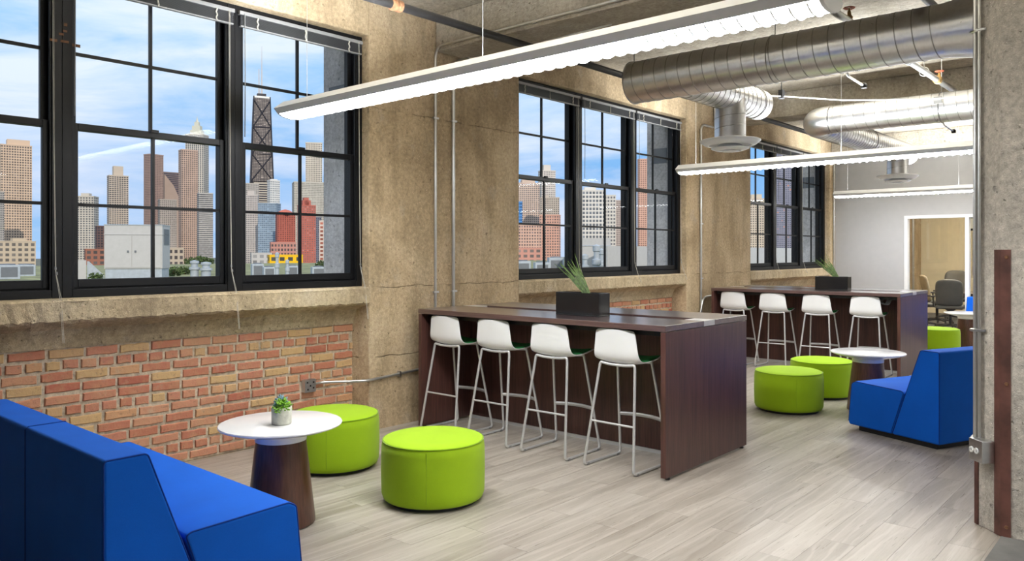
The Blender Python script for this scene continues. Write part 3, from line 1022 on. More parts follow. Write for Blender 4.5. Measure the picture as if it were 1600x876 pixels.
conduit('wall_conduit', 'steel conduit on the second pier bending over at its top', [(xc, 10.42, .05), (xc, 10.42, 3.46), (xc, 10.80, 3.46)], .0175, [(xc, 10.42, 2.86), (xc, 10.42, 1.2), (xc, 10.42, 2.0)])
conduit('wall_conduit', 'small bent conduit looping behind the rear bar table', [(xc, 10.30, .02), (xc + .02, 10.33, .62), (xc + .02, 10.45, .93), (xc + .02, 10.9, .94)], .0145, [])
conduit('wall_conduit', 'steel conduit on the farthest pier before the grey end wall', [(xc, 15.98, .05), (xc, 15.98, 3.48)], .0175, [(xc, 15.98, 2.3), (xc, 15.98, 1.2)])
conduit('wall_conduit', 'steel conduit inside the meeting room beside its left pier', [(xc, 21.75, .05), (xc, 21.75, 3.6)], .03, [(xc, 21.75, 1.2)])
# junction box on the brick
jb = tag(empty('junction_box', (XB, 3.86, .44)), 'square steel junction box on the brick with a conduit to the pier', 'junction box')
b_ = MB().box(.0, .055, -.055, .055, -.055, .055).build('box', M['chrome'], jb, bevel=.003)
for (dy, dz) in ((-.03, .03), (.03, .028), (-.025, -.03), (.03, -.02), (0, .0)):
    MB().box(.0552, .0562, dy - .007, dy + .007, dz - .007, dz + .007).build('knockout', M['black'], b_)
MB().tube(fillet([(.028, .055, .01), (.028, .13, .01), (XC - XB + .022, .44, .012), (XC - XB + .022, 1.35, .06)], .06, 6), .0125, 10).build('conduit', M['conduit'], jb, smooth=40)
MB().box(XC - XB, XC - XB + .036, .80, .82, .0, .055).build('strap', M['chrome'], jb)

# ================================================================== FURNITURE
TX0, TX1, TY0, TY1, TH = -5.284, -2.751, 4.723, 6.010, 1.07
TL, TW = TX1 - TX0, TY1 - TY0
def bar_table(loc, label):
    root = tag(empty('bar_table', loc), label, 'table', 'bar-height tables')
    hx, hy = TL / 2, TW / 2
    g0, g1 = -.085, .088
    for nm, a, b in (('top_panel', -hy, g0), ('top_panel', g1, hy)):
        MB().box(-hx, hx, a, b, TH - .042, TH).build(nm, M['woodtop'], root, bevel=.0025)
    for s in (-1, 1):
        x0, x1 = (hx - .17, hx) if s > 0 else (-hx, -hx + .17)
        MB().box(x0, x1, g0 + .001, g1 - .001, TH - .041, TH - .001).build('end_cap_plate', M['frame'], root, bevel=.001)
        e0, e1 = (hx - .040, hx - .001) if s > 0 else (-hx + .001, -hx + .040)
        MB().box(e0, e1, -hy + .003, hy - .003, .018, TH - .046).build('end_panel', M['wood'], root, bevel=.002)
        for yy in (-hy + .06, hy - .06):
            MB().lathe([(.018, 0), (.018, .012), (.008, .012), (.008, .02)], 12, (e0 + e1) / 2, yy, 0).build('foot', M['black'], root)
    MB().box(-hx + .17, hx - .17, g0, g1, TH - .10, TH - .085).build('trough', M['wood'], root)
    MB().box(-hx + .04, hx - .04, -.012, .016, .03, TH - .10).build('modesty_panel', M['wood'], root)
    MB().box(-hx + .04, hx - .04, -.016, .020, .0, .028).build('base_rail', M['frame'], root)
    MB().box(-hx + .045, hx - .045, -hy + .10, -hy + .13, TH - .085, TH - .045).build('support_rail', M['black'], root)
    MB().box(-hx + .045, hx - .045, hy - .13, hy - .10, TH - .085, TH - .045).build('support_rail', M['black'], root)
    c = MB()
    for k in range(5):
        xx = (-hx + .42 if loc[1] < 8 else hx - .35) + k * .012
        c.tube(fillet([(xx, -.30, TH - .05), (xx + .01, -.33, TH - .13 - k * .004), (xx + .08, -.33, TH - .17), (xx + .13, -.31, TH - .05)], .05), .005, 6)
    c.build('cable_loop', M['frame'], root)
    return root
bar_table(((TX0 + TX1) / 2, (TY0 + TY1) / 2, 0), 'dark wood bar table in front, with four white stools')
Y2 = 10.359
bar_table(((TX0 + TX1) / 2, Y2 + TW / 2, 0), 'dark wood bar table farther back by the end wall')

def make_stool():
    root = empty('bar_stool')
    # shell: back and seat in one curved sheet
    prof = [(-.170, 1.022, .150), (-.166, 1.005, .172), (-.157, .945, .180), (-.149, .880, .188), (-.143, .826, .196), (-.122, .784, .202), (-.080, .763, .205), (.0, .757, .205), (.10, .765, .200), (.19, .778, .190), (.235, .782, .176)]
    P = []
    nu = 12
    for i, (y, zz, hw) in enumerate(prof):
        row = []
        back = 1 - min(1, max(0, (1.0 - 0) * i / 6))
        for j in range(nu + 1):
            u = -1 + 2 * j / nu
            dy = .032 * u * u * back
            dz = .022 * abs(u) ** 2.4 * (1 - back)
            if i == 0: dz -= .012 * abs(u) ** 4
            row.append((u * hw, y + dy, zz + dz))
        P.append(row)
    MB().grid(P).build('seat_shell', M['white'], root, smooth=180, solid=.011, sub=2)
    Q = []
    for i in range(6, 11):
        y, zz, hw = prof[i]
        if i == 10: y, zz = y - .015, zz + .0
        row = []
        for j in range(nu + 1):
            u = -1 + 2 * j / nu
            back = 1 - min(1, i / 6)
            edge = 1 if abs(u) > .95 or i in (6, 10) else 0
            row.append((u * hw * .93, y + .032 * u * u * back, zz + .022 * abs(u * .93) ** 2.4 * (1 - back) + (.008 if edge else .014)))
        Q.append(row)
    MB().grid(Q).build('seat_pad', M['pad'], root, smooth=180, solid=.008, sub=1)
    r = .0105
    # frame
    legs = {}
    for s in (-1, 1):
        MB().tube(fillet([(0 - s * .01, -.108, .752), (s * .08, -.110, .754), (s * .150, -.112, .764), (s * .155, -.114, .735), (s * .218, -.228, .0115), (s * .218, -.12, .0115)], .035, 5), r, 10).build('leg', M['frame'], root, smooth=50)
        MB().tube(fillet([(s * .02, .115, .753), (s * .150, .115, .762), (s * .155, .117, .735), (s * .218, .245, .0115), (s * .218, .12, .0115)], .035, 5), r, 10).build('leg', M['frame'], root, smooth=50)
        MB().tube([(s * .218, -.125, .0115), (s * .218, .125, .0115)], r, 10).build('runner', M['frame'], root, smooth=50)
        for yy in (-.185, .20):
            MB().box(s * .218 - .012, s * .218 + .012, yy - .014, yy + .014, .0, .016).build('glide', M['blindrail'], root, bevel=.003)
    fx = lambda zz: .155 + (.218 - .155) * (.735 - zz) / .7235
    MB().tube([(-fx(.335), -.114 - .114 * (.735 - .335) / .7235, .335), (fx(.335), -.114 - .114 * (.735 - .335) / .7235, .335)], .008, 10).build('stretcher', M['frame'], root, smooth=50)
    zz = .335
    yb = .117 + .128 * (.735 - zz) / .7235
    P = []
    for k in range(13):
        u = -1 + 2 * k / 12
        P.append((u * (fx(zz)), yb + .055 * (1 - u * u), zz))
    fb = MB()
    fb.tube(P, .0085, 8)
    fb.grid([[(p[0], p[1], p[2] - .018) for p in P], [(p[0], p[1], p[2] + .004) for p in P]])
    fb.build('footrest', M['frame'], root, smooth=50, solid=.004)
    return root
stool = make_stool()
spots = []
SX = [-4.985, -4.405, -3.810, -3.190]
ordn = ['closest to the pier', 'second from the pier', 'third from the pier', 'beside the end panel']
for yy, which in ((4.905, 'front bar table'), (Y2 + .185, 'rear bar table')):
    for k, xx in enumerate(SX):
        spots.append((xx + (.0 if yy < 8 else .01), yy, random.uniform(-.03, .03), 'white bar stool at the %s, %s' % (which, ordn[k])))
for i, (x, y, a, lb) in enumerate(spots):
    o = stool if i == 0 else copy_tree(stool)
    o.location = (x, y, 0)
    o.rotation_euler = (0, 0, a)
    tag(o, lb, 'stool', 'white bar stools at the bar tables')

def ottoman(px, d, label, ang=0):
    p = at(px, d)
    root = tag(empty('ottoman', p, ang), label, 'ottoman', 'round lime green ottomans')
    r, h = .330, .398
    body = [(r - .035, .022), (r - .012, .028), (r - .002, .055), (r, .10), (r + .002, .20), (r, .33), (r - .004, h - .030), (r - .014, h - .008)]
    b = MB().lathe(body, 72).build('body', M['green'], root, smooth=60)
    MB().lathe([(r - .014, h - .008), (r - .035, h + .001), (r - .10, h + .006), (.0, h + .009)], 72).build('cushion_top', M['green'], root, smooth=60)
    MB().tube([((r - .008) * math.cos(a), (r - .008) * math.sin(a), h - .012) for a in [2 * PI * k / 72 for k in range(72)]], .0035, 6, closed=True).build('welt', M['green_welt'], root, smooth=60)
    a0 = R(-75)
    MB().tube([((r + .0005) * math.cos(a0), (r + .0005) * math.sin(a0), zz) for zz in (.06, .10, .2, .3, h - .03)], .0018, 5).build('seam', M['green_welt'], root)
    MB().lathe([(r - .05, 0), (r - .045, .0), (r - .045, .024), (r - .1, .024)], 48).build('base', M['black'], root)
    return root
ottoman(677, 5.01, 'lime green ottoman in the foreground centre, alone on the floor', R(25))
ottoman(522, 5.78, 'lime green ottoman behind the white side table by the brick', R(30))
ottoman(1232, 7.85, 'lime green ottoman beside the front bar table end panel', R(20))
ottoman(1284, 8.62, 'lime green ottoman tucked behind another, next to the far side table', R(70))
ottoman(1463, 12.2, 'lime green ottoman farthest away, just past the rear bar table', R(10))

def side_table(px, d, label):
    p = at(px, d)
    root = tag(empty('side_table', p), label, 'table', 'round white side tables')
    MB().lathe([(0, .588), (.334, .588), (.346, .585), (.350, .579), (.347, .573), (.300, .556), (.152, .522), (.147, .516), (.147, .487), (.0, .487)], 72).build('top', M['table_white'], root, smooth=35)
    MB().lathe([(.0, .486), (.1425, .486), (.1435, .481), (.196, .014), (.194, .008), (.0, .008)], 64).build('cone_base', M['woodcone'], root, smooth=35)
    MB().lathe([(.17, .0), (.17, .009), (.0, .009)], 40).build('foot_ring', M['black'], root)
    return root
side_table(439, 4.55, 'round white side table with a dark cone base and a potted succulent')
side_table(1356, 7.80, 'round white side table with a dark cone base beside the far blue sofa')
side_table(1512, 12.9, 'round white side table farthest away, partly behind the column')

def sofa(loc, rz, L, label, modules):
    """length along x, rear at y=0, seat towards +y"""
    root = tag(empty('lounge_sofa', loc, rz), label, 'sofa', 'blue lounge sofas')
    hx = L / 2
    BH, SH = .785, .425
    back = [(0, .045), (0, BH), (.172, BH), (.312, .40), (.435, .045)]
    o = MB().prism(back, -hx, hx, 'x').build('back', M['blue'], root, bevel=.016, segs=4)
    seat = [(.440, .045), (.318, SH - .012), (.345, SH), (.81, SH + .012), (.852, SH - .013), (.885, .075), (.875, .045)]
    s = MB().prism(seat, -hx, hx, 'x').build('seat', M['blue'], root, bevel=.016, segs=4)
    for sgn in (-1, 1):
        x = sgn * (hx - .004)
        MB().tube(fillet([(x, .004, .06), (x, .004, BH - .004), (x, .169, BH - .004), (x, .306, .40), (x, .43, .06)], .018), .0035, 6).build('welt', M['blue_welt'], o)
        MB().tube(fillet([(x, .445, .06), (x, .326, SH - .016), (x, .346, SH - .003), (x, .808, SH + .008), (x, .847, SH - .015), (x, .880, .075)], .015), .0035, 6).build('welt', M['blue_welt'], s)
    for k in range(1, modules):
        x = -hx + L * k / modules
        MB().tube([(x, -.0005, .05), (x, -.0005, BH - .012), (x, .012, BH + .0005), (x, .165, BH + .0005), (x, .178, BH - .015), (x, .306, .43)], .0032, 6).build('seam', M['blue_welt'], o)
    MB().box(-hx + .04, hx - .04, .05, .80, 0, .05).build('plinth', M['black'], root)
    return root
sofa((-3.985, 1.195, 0), 0, 1.735, 'long blue sofa in the left foreground, its back to the viewer', 2)
# far sofa, turned
P1 = Vector((-2.342, 7.224)); P2 = Vector((-1.542, 6.881))
ang = math.atan2((P1 - P2).y, (P1 - P2).x) - PI / 2      # seat direction (+y local) points from rear to front
fwd = (P1 - P2).normalized()
xl = Vector((fwd.y, -fwd.x))
sl = 1.70
cpos = P2 + xl * (sl / 2)
sofa((cpos.x, cpos.y, 0), ang, sl, 'blue sofa at the right, turned sideways beside the column', 1)
sofa((-2.25, 16.07, 0), PI, 1.735, 'blue sofa farthest away against the glass front', 1)

# planters on the bar tables
def planter(loc, label, sc_=1.0):
    root = tag(empty('planter', loc), label, 'planter', 'black planters on the bar tables')
    wx, wy, h = .215, .075, .185
    b = MB()
    t = .010
    b.box(-wx, wx, -wy, wy, 0, .012)
    b.box(-wx, wx, -wy, -wy + t, .012, h)
    b.box(-wx, wx, wy - t, wy, .012, h)
    b.box(-wx, -wx + t, -wy + t, wy - t, .012, h)
    b.box(wx - t, wx, -wy + t, wy - t, .012, h)
    b.build('box', M['blackgloss'], root, bevel=.003)
    MB().box(-wx + t, wx - t, -wy + t, wy - t, .012, h - .03).build('soil', M['soil'], root)
    rr = random.Random(3)
    for k in range(34):
        u = rr.uniform(-1, 1)
        ln = rr.uniform(.22, .43)
        bx_, by_ = .05 + rr.uniform(-.03, .03), rr.uniform(-.02, .02)
        dx = -.60 - .22 * u
        dz = .80 - .20 * u
        dy = rr.uniform(-.10, .16)
        m = MB()
        rows = []
        wd = rr.uniform(.0016, .0034)
        for q in range(7):
            tt = q / 6
            s = tt * ln
            ww = wd * (1 - tt ** 2) + .0004
            droop = -.10 * tt * tt * ln * 1.2 * (1 - u * .5)
            c = Vector((bx_ + dx * s, by_ + dy * s, h - .04 + dz * (s + .03) + droop))
            rows.append([(c.x - ww, c.y - .002, c.z - ww), (c.x, c.y - .003 * (1 - tt), c.z), (c.x + ww, c.y + .002, c.z + ww)])
        m.grid(rows).build('grass_blade', M['blade'], root, smooth=180)
    return root
planter((-3.735, 5.105, TH), 'black rectangular planter with a slanting grass tuft on the front table')
planter((-3.70, Y2 + .40, TH), 'black rectangular planter with a slanting grass tuft on the rear table')

# succulent
p = at(440, 4.50)
sp = tag(empty('potted_succulent', (p.x, p.y, .588)), 'small cement pot with green and blue succulents on the white table', 'plant')
MB().lathe([(.0, 0), (.050, 0), (.056, .006), (.058, .095), (.056, .098), (.051, .098), (.050, .085), (.0, .085)], 40).build('pot', M['pot'], sp, smooth=40)
MB().lathe([(.050, .083), (.0, .088)], 24).build('soil', M['soil'], sp)
def leafball(name, mat, c, rad, n, ln, wd, sd):
    rr = random.Random(sd)
    mb = MB()
    for k in range(n):
        th = math.acos(1 - 1.25 * rr.random())
        ph = rr.uniform(0, 2 * PI)
        d = Vector((math.sin(th) * math.cos(ph), math.sin(th) * math.sin(ph), math.cos(th)))
        b = Vector(c) + d * rad * rr.uniform(.55, 1.0)
        s = d.cross(Vector((0, 0, 1)))
        s = s.normalized() if s.length > .01 else Vector((1, 0, 0))
        l = ln * rr.uniform(.7, 1.2)
        mb.tube([b, b + d * l * .4, b + d * l * .8, b + d * l], [wd * .5, wd, wd * .8, wd * .15], 6)
    return tag(mb.build(name, mat, sp, smooth=60), kind='stuff')
leafball('green_leaves', M['leaf'], (.012, -.005, .095), .036, 90, .026, .0055, 1)
leafball('trailing_leaves', M['leaf'], (.018, -.035, .083), .020, 30, .022, .0055, 4)
leafball('blue_leaves', M['leafblue'], (-.026, .010, .115), .026, 55, .028, .006, 2)
MB().tube([(-.02, .01, .085), (-.026, .01, .12)], .006, 8).build('stem', M['leaf'], sp)

# ------------------------------------------------------------------ meeting room
def office_chair(loc, rz, label, backmat, bh=.62):
    root = tag(empty('office_chair', loc, rz), label, 'chair', 'office chairs in the meeting room')
    P = []
    for i in range(9):
        t = i / 8
        zz = .50 + bh * t
        hw = .235 + .02 * math.sin(t * PI) - (.05 if i == 8 else 0)
        P.append([(hw * u, -.22 - .10 * t + .05 * (1 - u * u) * -1 + .05, zz - (.02 if i == 8 and abs(u) > .8 else 0)) for u in (-1, -.6, -.2, .2, .6, 1)])
    MB().grid(P).build('backrest', M[backmat], root, smooth=180, solid=.06, sub=1)
    MB().box(-.25, .25, -.22, .25, .43, .51).build('seat', M['chairgrey'], root, bevel=.03, segs=3)
    for s in (-1, 1):
        MB().tube(fillet([(s * .25, .0, .45), (s * .31, .0, .47), (s * .31, .0, .66)], .04), .016, 8).build('arm_post', M['black'], root)
        MB().box(s * .31 - .035, s * .31 + .035, -.13, .15, .66, .69).build('armrest', M['black'], root, bevel=.012)
    MB().lathe([(.10, .42), (.05, .38), (.028, .36), (.028, .10), (.04, .08), (.0, .07)], 16).build('stem', M['black'], root)
    for k in range(5):
        a = 2 * PI * k / 5 + .3
        MB().tube([(0, 0, .105), (.16 * math.cos(a), .16 * math.sin(a), .095), (.31 * math.cos(a), .31 * math.sin(a), .07)], [.03, .024, .018], 8).build('base_spoke', M['black'], root)
        MB().tube([(.31 * math.cos(a) - .012 * math.sin(a), .31 * math.sin(a) + .012 * math.cos(a), .03), (.31 * math.cos(a) + .012 * math.sin(a), .31 * math.sin(a) - .012 * math.cos(a), .03)], .03, 12).build('caster', M['black'], root)
    return root
p = at(1485, 15.9)
office_chair((p.x, p.y, .004), R(6), 'grey office chair with a wide back behind the glass, nearest', 'chairgrey', .54)
p = at(1437, 16.6)
office_chair((p.x, p.y, .004), R(-66), 'beige-backed office chair at far left of the meeting room', 'chairmesh', .54)
p = at(1464, 17.3)
office_chair((p.x, p.y, .004), R(-62), 'beige-backed office chair just left of the grey chair', 'chairmesh', .58)
p = at(1486, 18.2)
office_chair((p.x, p.y, .004), R(170), 'dark office chair across the meeting table, mostly hidden', 'chairgrey', .66)
mt = tag(empty('meeting_table', (-3.2, 18.6, .004)), 'dark meeting table behind the glass front', 'table')
MB().box(-.55, 1.3, -.5, .5, .70, .74).build('top', M['woodtop'], mt, bevel=.004)
for sx in (-.3, 1.0):
    MB().box(sx - .05, sx + .05, -.3, .3, 0, .70).build('leg_panel', M['wood'], mt, bevel=.004)
scn = tag(empty('wall_screen', (-4.20, 22.57, 2.14)), 'black framed screen on the cream meeting room wall', 'screen')
MB().box(-.22, 1.1, -.03, .03, -.0, .36).build('frame', M['black'], scn, bevel=.005)
MB().box(-.17, 1.05, -.034, -.031, .05, .31).build('panel', M['whiteout'], scn)
wbd = tag(empty('whiteboard', (-4.30, 22.57, 1.05)), 'white board hanging below the screen in the meeting room', 'whiteboard')
MB().box(.0, 1.3, -.02, .03, -.05, 1.04).build('frame', M['blindrail'], wbd)
MB().box(.03, 1.27, -.024, -.021, -.02, 1.01).build('panel', M['whiteout'], wbd)
ml = tag(empty('pendant_light', (-4.4, 18.6, 2.75)), 'unseen pendant light added to brighten the meeting room', 'pendant light')  # lamp hidden above the opening, added to brighten this room
MB().box(0, 2.6, -.11, .11, .02, .09).build('housing', M['pendant'], ml, bevel=.01)
MB().box(.02, 2.58, -.09, .09, .012, .019).build('lens', M['lens'], ml)
ld = bpy.data.lights.new('uplight', 'AREA')
ld.shape = 'RECTANGLE'
ld.size, ld.size_y, ld.energy = 2.5, .15, 850
ld.color = (1, .97, .9)
lo = bpy.data.objects.new('uplight', ld)
C.objects.link(lo)
lo.parent = ml
lo.location = (1.3, 0, .095)
lo.rotation_euler = (PI, 0, 0)
for xx in (.3, 2.3):
    MB().tube([(xx, 0, .08), (xx, 0, ZCEIL - 2.75)], .003, 6).build('hanger_cable', M['conduit'], ml)

# ================================================================== OUTSIDE
GZ0 = -22.0
gr = MB().box(-3500, -9, -1500, 3500, GZ0 - 1, GZ0).build('ground', plain('city ground', (.10, .11, .09), .95, var=.4, vscale=.01))
tag(gr, 'hazy city ground below the skyline', kind='structure')
# neighbouring flat roof just outside the windows
RZ = .80
rf = MB().box(-52, -9.5, -18, 62, RZ - .6, RZ).build('roof_neighbour', plain('gravel roof', (.20, .215, .11), .95, var=.7, vscale=1.2, bump=.5, bscale=20))
tag(rf, 'flat gravel roof with moss outside the windows', kind='structure')

def building(px0, px1, ptop, d, wall, win, label, cw=2.6, chh=3.2, uw=.62, vw=.60, delta=14, spand=None, name='tower_block', top=None, side=None, lit=None, pbase=None):
    """box tower facing the room, px columns give its width at distance d"""
    uw, vw = max(uw, .58), max(vw, .56)
    wpx = (px1 - px0) / FPX * d
    dr = .7
    dl = R(delta)
    wd = wpx / (math.cos(dl) + dr * math.sin(abs(dl)))
    dp = wd * dr
    c = at((px0 + px1) / 2, d)
    zt = EYE - (ptop - HOR) / FPX * d
    ray = math.atan2(c.y, c.x)
    root = tag(empty(name, (c.x, c.y, GZ0), ray - PI / 2 + dl), label, 'building', 'city buildings outside')
    H = zt - GZ0
    nw = max(2, round(wd / (cw / FPX * d)))
    nd = max(2, round(dp / (cw / FPX * d)))
    nh = max(2, round(H / (chh / FPX * d)))
    mb = MB().box(-wd / 2, wd / 2, -dp / 2, dp / 2, 0, H)
    mat = facade(label[:40], wall, win, uw, vw, spand, seed=px0 * .37, lit=lit)
    o = mb.build('facade', mat, root)
    me = o.data
    uvl = me.uv_layers.new(name='UVMap')
    for pl in me.polygons:
        for li in pl.loop_indices:
            v = me.vertices[me.loops[li].vertex_index].co
            if abs(pl.normal.y) > .5:
                uv = ((v.x / wd + .5) * nw, v.z / H * nh)
            elif abs(pl.normal.x) > .5:
                uv = ((v.y / dp + .5) * nd, v.z / H * nh)
            else:
                uv = (.0, .0)
            uvl.data[li].uv = uv
    # roof parapet and penthouse
    rm = plain('roof ' + label[:30], tuple(x * .95 for x in wall), .8)
    s = d / FPX
    MB().box(-wd / 2 - .3 * s, wd / 2 + .3 * s, -dp / 2 - .3 * s, dp / 2 + .3 * s, H, H + 1.4 * s).build('parapet', rm, root)
    if top:
        for (a, b, hh) in top:      # fractions of width, height in px
            MB().box(-wd / 2 + wd * a, -wd / 2 + wd * b, -dp * .3, dp * .3, H, H + hh * s).build('penthouse', rm, root)
    return root, wd, dp, H, s

TAN, TANW = (.46, .36, .28), (.13, .12, .13)
building(2, 46, 229, 1000, (.58, .44, .33), (.20, .17, .16), 'tan apartment tower with flat penthouse at the left edge', 3.4, 4.0, .64, .6, 6, top=[(.22, .95, 10)])
building(-22, 4, 300, 900, (.40, .38, .36), (.14, .15, .17), 'grey block cut off by the left edge', 3, 3.4)
building(-14, 50, 378, 260, (.48, .40, .30), (.22, .20, .18), 'low cream building under the tan apartment tower', 9, 8, .4, .4, 8, top=[(.5, .8, 6)], name='low_block')
building(118, 152, 308, 800, (.50, .47, .42), (.14, .15, .17), 'grey apartment block at the left of the middle window', 4, 3.6, .6, .45, -20, top=[(.3, .7, 6)])
building(150, 170, 354, 700, (.13, .08, .075), (.06, .06, .08), 'dark brown block beside the grey apartment block', 4, 4)
building(134, 172, 390, 420, (.30, .13, .09), (.12, .10, .10), 'low red brick building left of the roof cabinet', 8, 8, .35, .4, 5, name='low_block')
building(169, 199, 276, 1100, (.50, .43, .36), (.10, .10, .12), 'slab tower with a white penthouse above the roof cabinet', 3.2, 3.0, .72, .55, 10, top=[(.25, .75, 16)])
building(226, 254, 243, 1400, (.33, .23, .20), (.20, .15, .14), 'tall plain brown tower left of the stepped roof block', 3, 2.6, .4, .5, 32)
building(250, 281, 271, 1500, (.22, .17, .17), (.10, .10, .14), 'dark banded block behind the sloping roof', 3, 3, 1.0, .45, 20)
r_, wd, dp, H, s = building(248, 275, 313, 1150, (.38, .34, .31), (.20, .18, .18), 'grey office block in front of the sloping roof', 2.6, 2.8, .6, .55, 10)
building(280, 308, 236, 1200, (.52, .38, .31), (.16, .13, .13), 'rose stone tower with dark window columns', 3.0, 3.2, .5, .7, 16, top=[(.1, .9, 2)])
r9, wd, dp, H, s = building(291, 325, 212, 1480, (.58, .55, .49), (.16, .17, .20), 'cream skyscraper with a pointed lantern crown', 3.2, 3.0, .45, .8, -24)
hb = H
for k, (a, hh) in enumerate(((.30, 8), (.22, 7), (.12, 6))):
    MB().box(-wd * a, wd * a, -dp * a, dp * a, hb, hb + hh * s).build('crown', M['pot'], r9)
    hb += hh * s
MB().lathe([(wd * .10, 0), (wd * .02, 6 * s), (0, 11 * s)], 4, 0, 0, hb).build('spire', M['pot'], r9)
building(309, 332, 303, 1000, (.50, .48, .46), (.17, .18, .20), 'pale office block below the cream skyscraper', 2.4, 3.0, 1.0, .5, 10)
building(254, 286, 388, 330, (.50, .42, .33), (.14, .12, .12), 'small cream corner house right of the roof cabinet', 9, 9, .4, .5, 30, name='low_block')
# slanted-roof block
c = at(266, 1450)
sl_ = tag(empty('slanted_tower', (c.x, c.y, GZ0), math.atan2(c.y, c.x) - PI / 2 + .1), 'brown tower with a diamond sloping roof edge', 'building', 'city buildings outside')
s = 1450 / FPX
Hs = EYE - GZ0 + (394.8 - 312) * s
MB().prism([(-15 * s, 0), (15 * s, 0), (15 * s, Hs - 4 * s), (4 * s, Hs + 22 * s), (-13 * s, Hs + 44 * s), (-15 * s, Hs + 44 * s)], -8 * s, 8 * s, 'y').build('facade', plain('brown stone', (.34, .26, .22), .8, vscale=.05), sl_)

# tapered black tower with cross bracing and twin masts
c = at(408.5, 1620)
ht = tag(empty('braced_skyscraper', (c.x, c.y, GZ0), math.atan2(c.y, c.x) - PI / 2 + .12), 'dark tapering skyscraper with cross bracing and tall antenna masts', 'building')
s = 1620 / FPX
z0, z1 = EYE - GZ0 + (394.8 - 300) * s, EYE - GZ0 + (394.8 - 152) * s
w0, w1 = 17.2 * s, 12.0 * s
zb_ = 0
wz = lambda zz: w0 + (w1 - w0) * (zz - z0) / (z1 - z0)
mb = MB()
q0, q1 = wz(0), wz(z1)
mb.add([(-q0, -q0 * .62, 0), (q0, -q0 * .62, 0), (q0, q0 * .62, 0), (-q0, q0 * .62, 0), (-q1, -q1 * .62, z1), (q1, -q1 * .62, z1), (q1, q1 * .62, z1), (-q1, q1 * .62, z1)], [(3, 2, 1, 0), (4, 5, 6, 7), (0, 1, 5, 4), (1, 2, 6, 5), (2, 3, 7, 6), (3, 0, 4, 7)])
fm_ = facade('black curtain wall', (.055, .05, .06), (.46, .40, .36), .80, .55, None, 5.0)
o = mb.build('facade', fm_, ht)
me = o.data
uvl = me.uv_layers.new(name='UVMap')
for pl in me.polygons:
    for li in pl.loop_indices:
        v = me.vertices[me.loops[li].vertex_index].co
        hw = wz(v.z)
        uvl.data[li].uv = ((v.x / hw * .5 + .5) * 9, v.z / (2.3 * s)) if abs(pl.normal.y) > .5 else ((v.y / hw * .5 + .5) * 8, v.z / (2.3 * s))
brm = plain('black steel brace', (.025, .025, .035), .6)
zz = z1 - 6 * s
step = 42 * s
mbz = MB()
while zz - step > z0 * .5:
    a0_, a1_ = wz(zz), wz(zz - step)
    for sg in (-1, 1):
        mbz.tube([(sg * a0_, -a0_ * .62 - .4 * s, zz), (-sg * a1_, -a1_ * .62 - .4 * s, zz - step)], 1.0 * s, 4)
    mbz.tube([(-a1_, -a1_ * .62 - .4 * s, zz - step), (a1_, -a1_ * .62 - .4 * s, zz - step)], .7 * s, 4)
    zz -= step
for sg in (-1, 1):
    mbz.tube([(sg * q0, -q0 * .62, 0), (sg * q1, -q1 * .62, z1)], 1.0 * s, 4)
mbz.build('cross_bracing', brm, ht)
MB().box(-q1 * 1.01, q1 * 1.01, -q1 * .64, q1 * .64, z1 - 2.5 * s, z1 + .5 * s).build('crown_band', M['whiteout'], ht)
MB().box(-q1 * .55, q1 * .55, -q1 * .4, q1 * .4, z1 + .5 * s, z1 + 5 * s).build('penthouse', brm, ht)
mast = plain('mast paint', (.55, .52, .52), .6)
for k, (ox, top_, rr) in enumerate(((.5, 80, 1.0), (-3.2, 44, .8))):
    MB().tube([(ox * s, k * 4 * s, z1 + 4 * s), (ox * s, k * 4 * s, z1 + 20 * s), (ox * s, k * 4 * s, z1 + 45 * s), (ox * s, k * 4 * s, z1 + top_ * s)], [1.6 * s * rr, 1.0 * s * rr, .7 * s * rr, .25 * s], 6).build('antenna_mast', mast, ht)

building(398, 421, 287, 1300, (.50, .45, .38), (.06, .06, .08), 'dark banded block at the foot of the braced skyscraper', 30, 3.6, 1.0, .5, 0)
building(383, 404, 288, 1000, (.46, .43, .40), (.17, .17, .19), 'grey office tower left of the braced skyscraper', 2.4, 3.0, .6, .55, 8)
building(385, 404, 306, 800, (.50, .46, .44), (.20, .20, .22), 'pale office block in front of the grey office tower', 2.6, 3.2, .6, .55, -8, top=[(.1, .7, 8)])
building(418, 437, 283, 1050, (.66, .66, .66), (.30, .36, .42), 'white glazed tower right of the braced skyscraper', 3.4, 3.4, .55, .6, 24, top=[(.2, .8, 3)])
building(404, 438, 319, 760, (.30, .38, .47), (.22, .32, .45), 'blue glass block below the white glazed tower', 3, 3.2, .8, .6, -20)
building(478, 503, 225, 1500, (.60, .55, .47), (.18, .17, .18), 'slender white stone tower with a dark slotted top', 2.5, 3.0, .5, .6, 0, top=[(.05, .95, 2)])
building(457, 512, 287, 1150, (.50, .48, .43), (.33, .32, .30), 'wide pale slab block behind the red tower', 2.2, 2.6, .7, .5, 6)
rr_, wd, dp, H, s = building(431, 461, 335, 720, (.42, .12, .09), (.22, .08, .07), 'red brick block with a low hipped roof', 3.4, 3.0, .5, .5, 10)
MB().lathe([(wd * .62, 0), (wd * .2, 7 * s), (0, 8 * s)], 4, 0, 0, H).build('hip_roof', plain('red roof', (.50, .14, .10), .8), rr_)
building(465, 493, 322, 640, (.44, .13, .10), (.40, .22, .20), 'tall red brick tower with a stepped top', 3.6, 3.4, .4, .45, 12, top=[(.22, .72, 9), (.3, .6, 13)])
building(489, 502, 340, 700, (.16, .17, .22), (.09, .10, .14), 'dark blue block right of the red tower', 3, 3.4)
building(499, 514, 346, 520, (.60, .52, .47), (.42, .14, .10), 'white and red block at the edge of the window', 6, 6, .5, .5, 0)
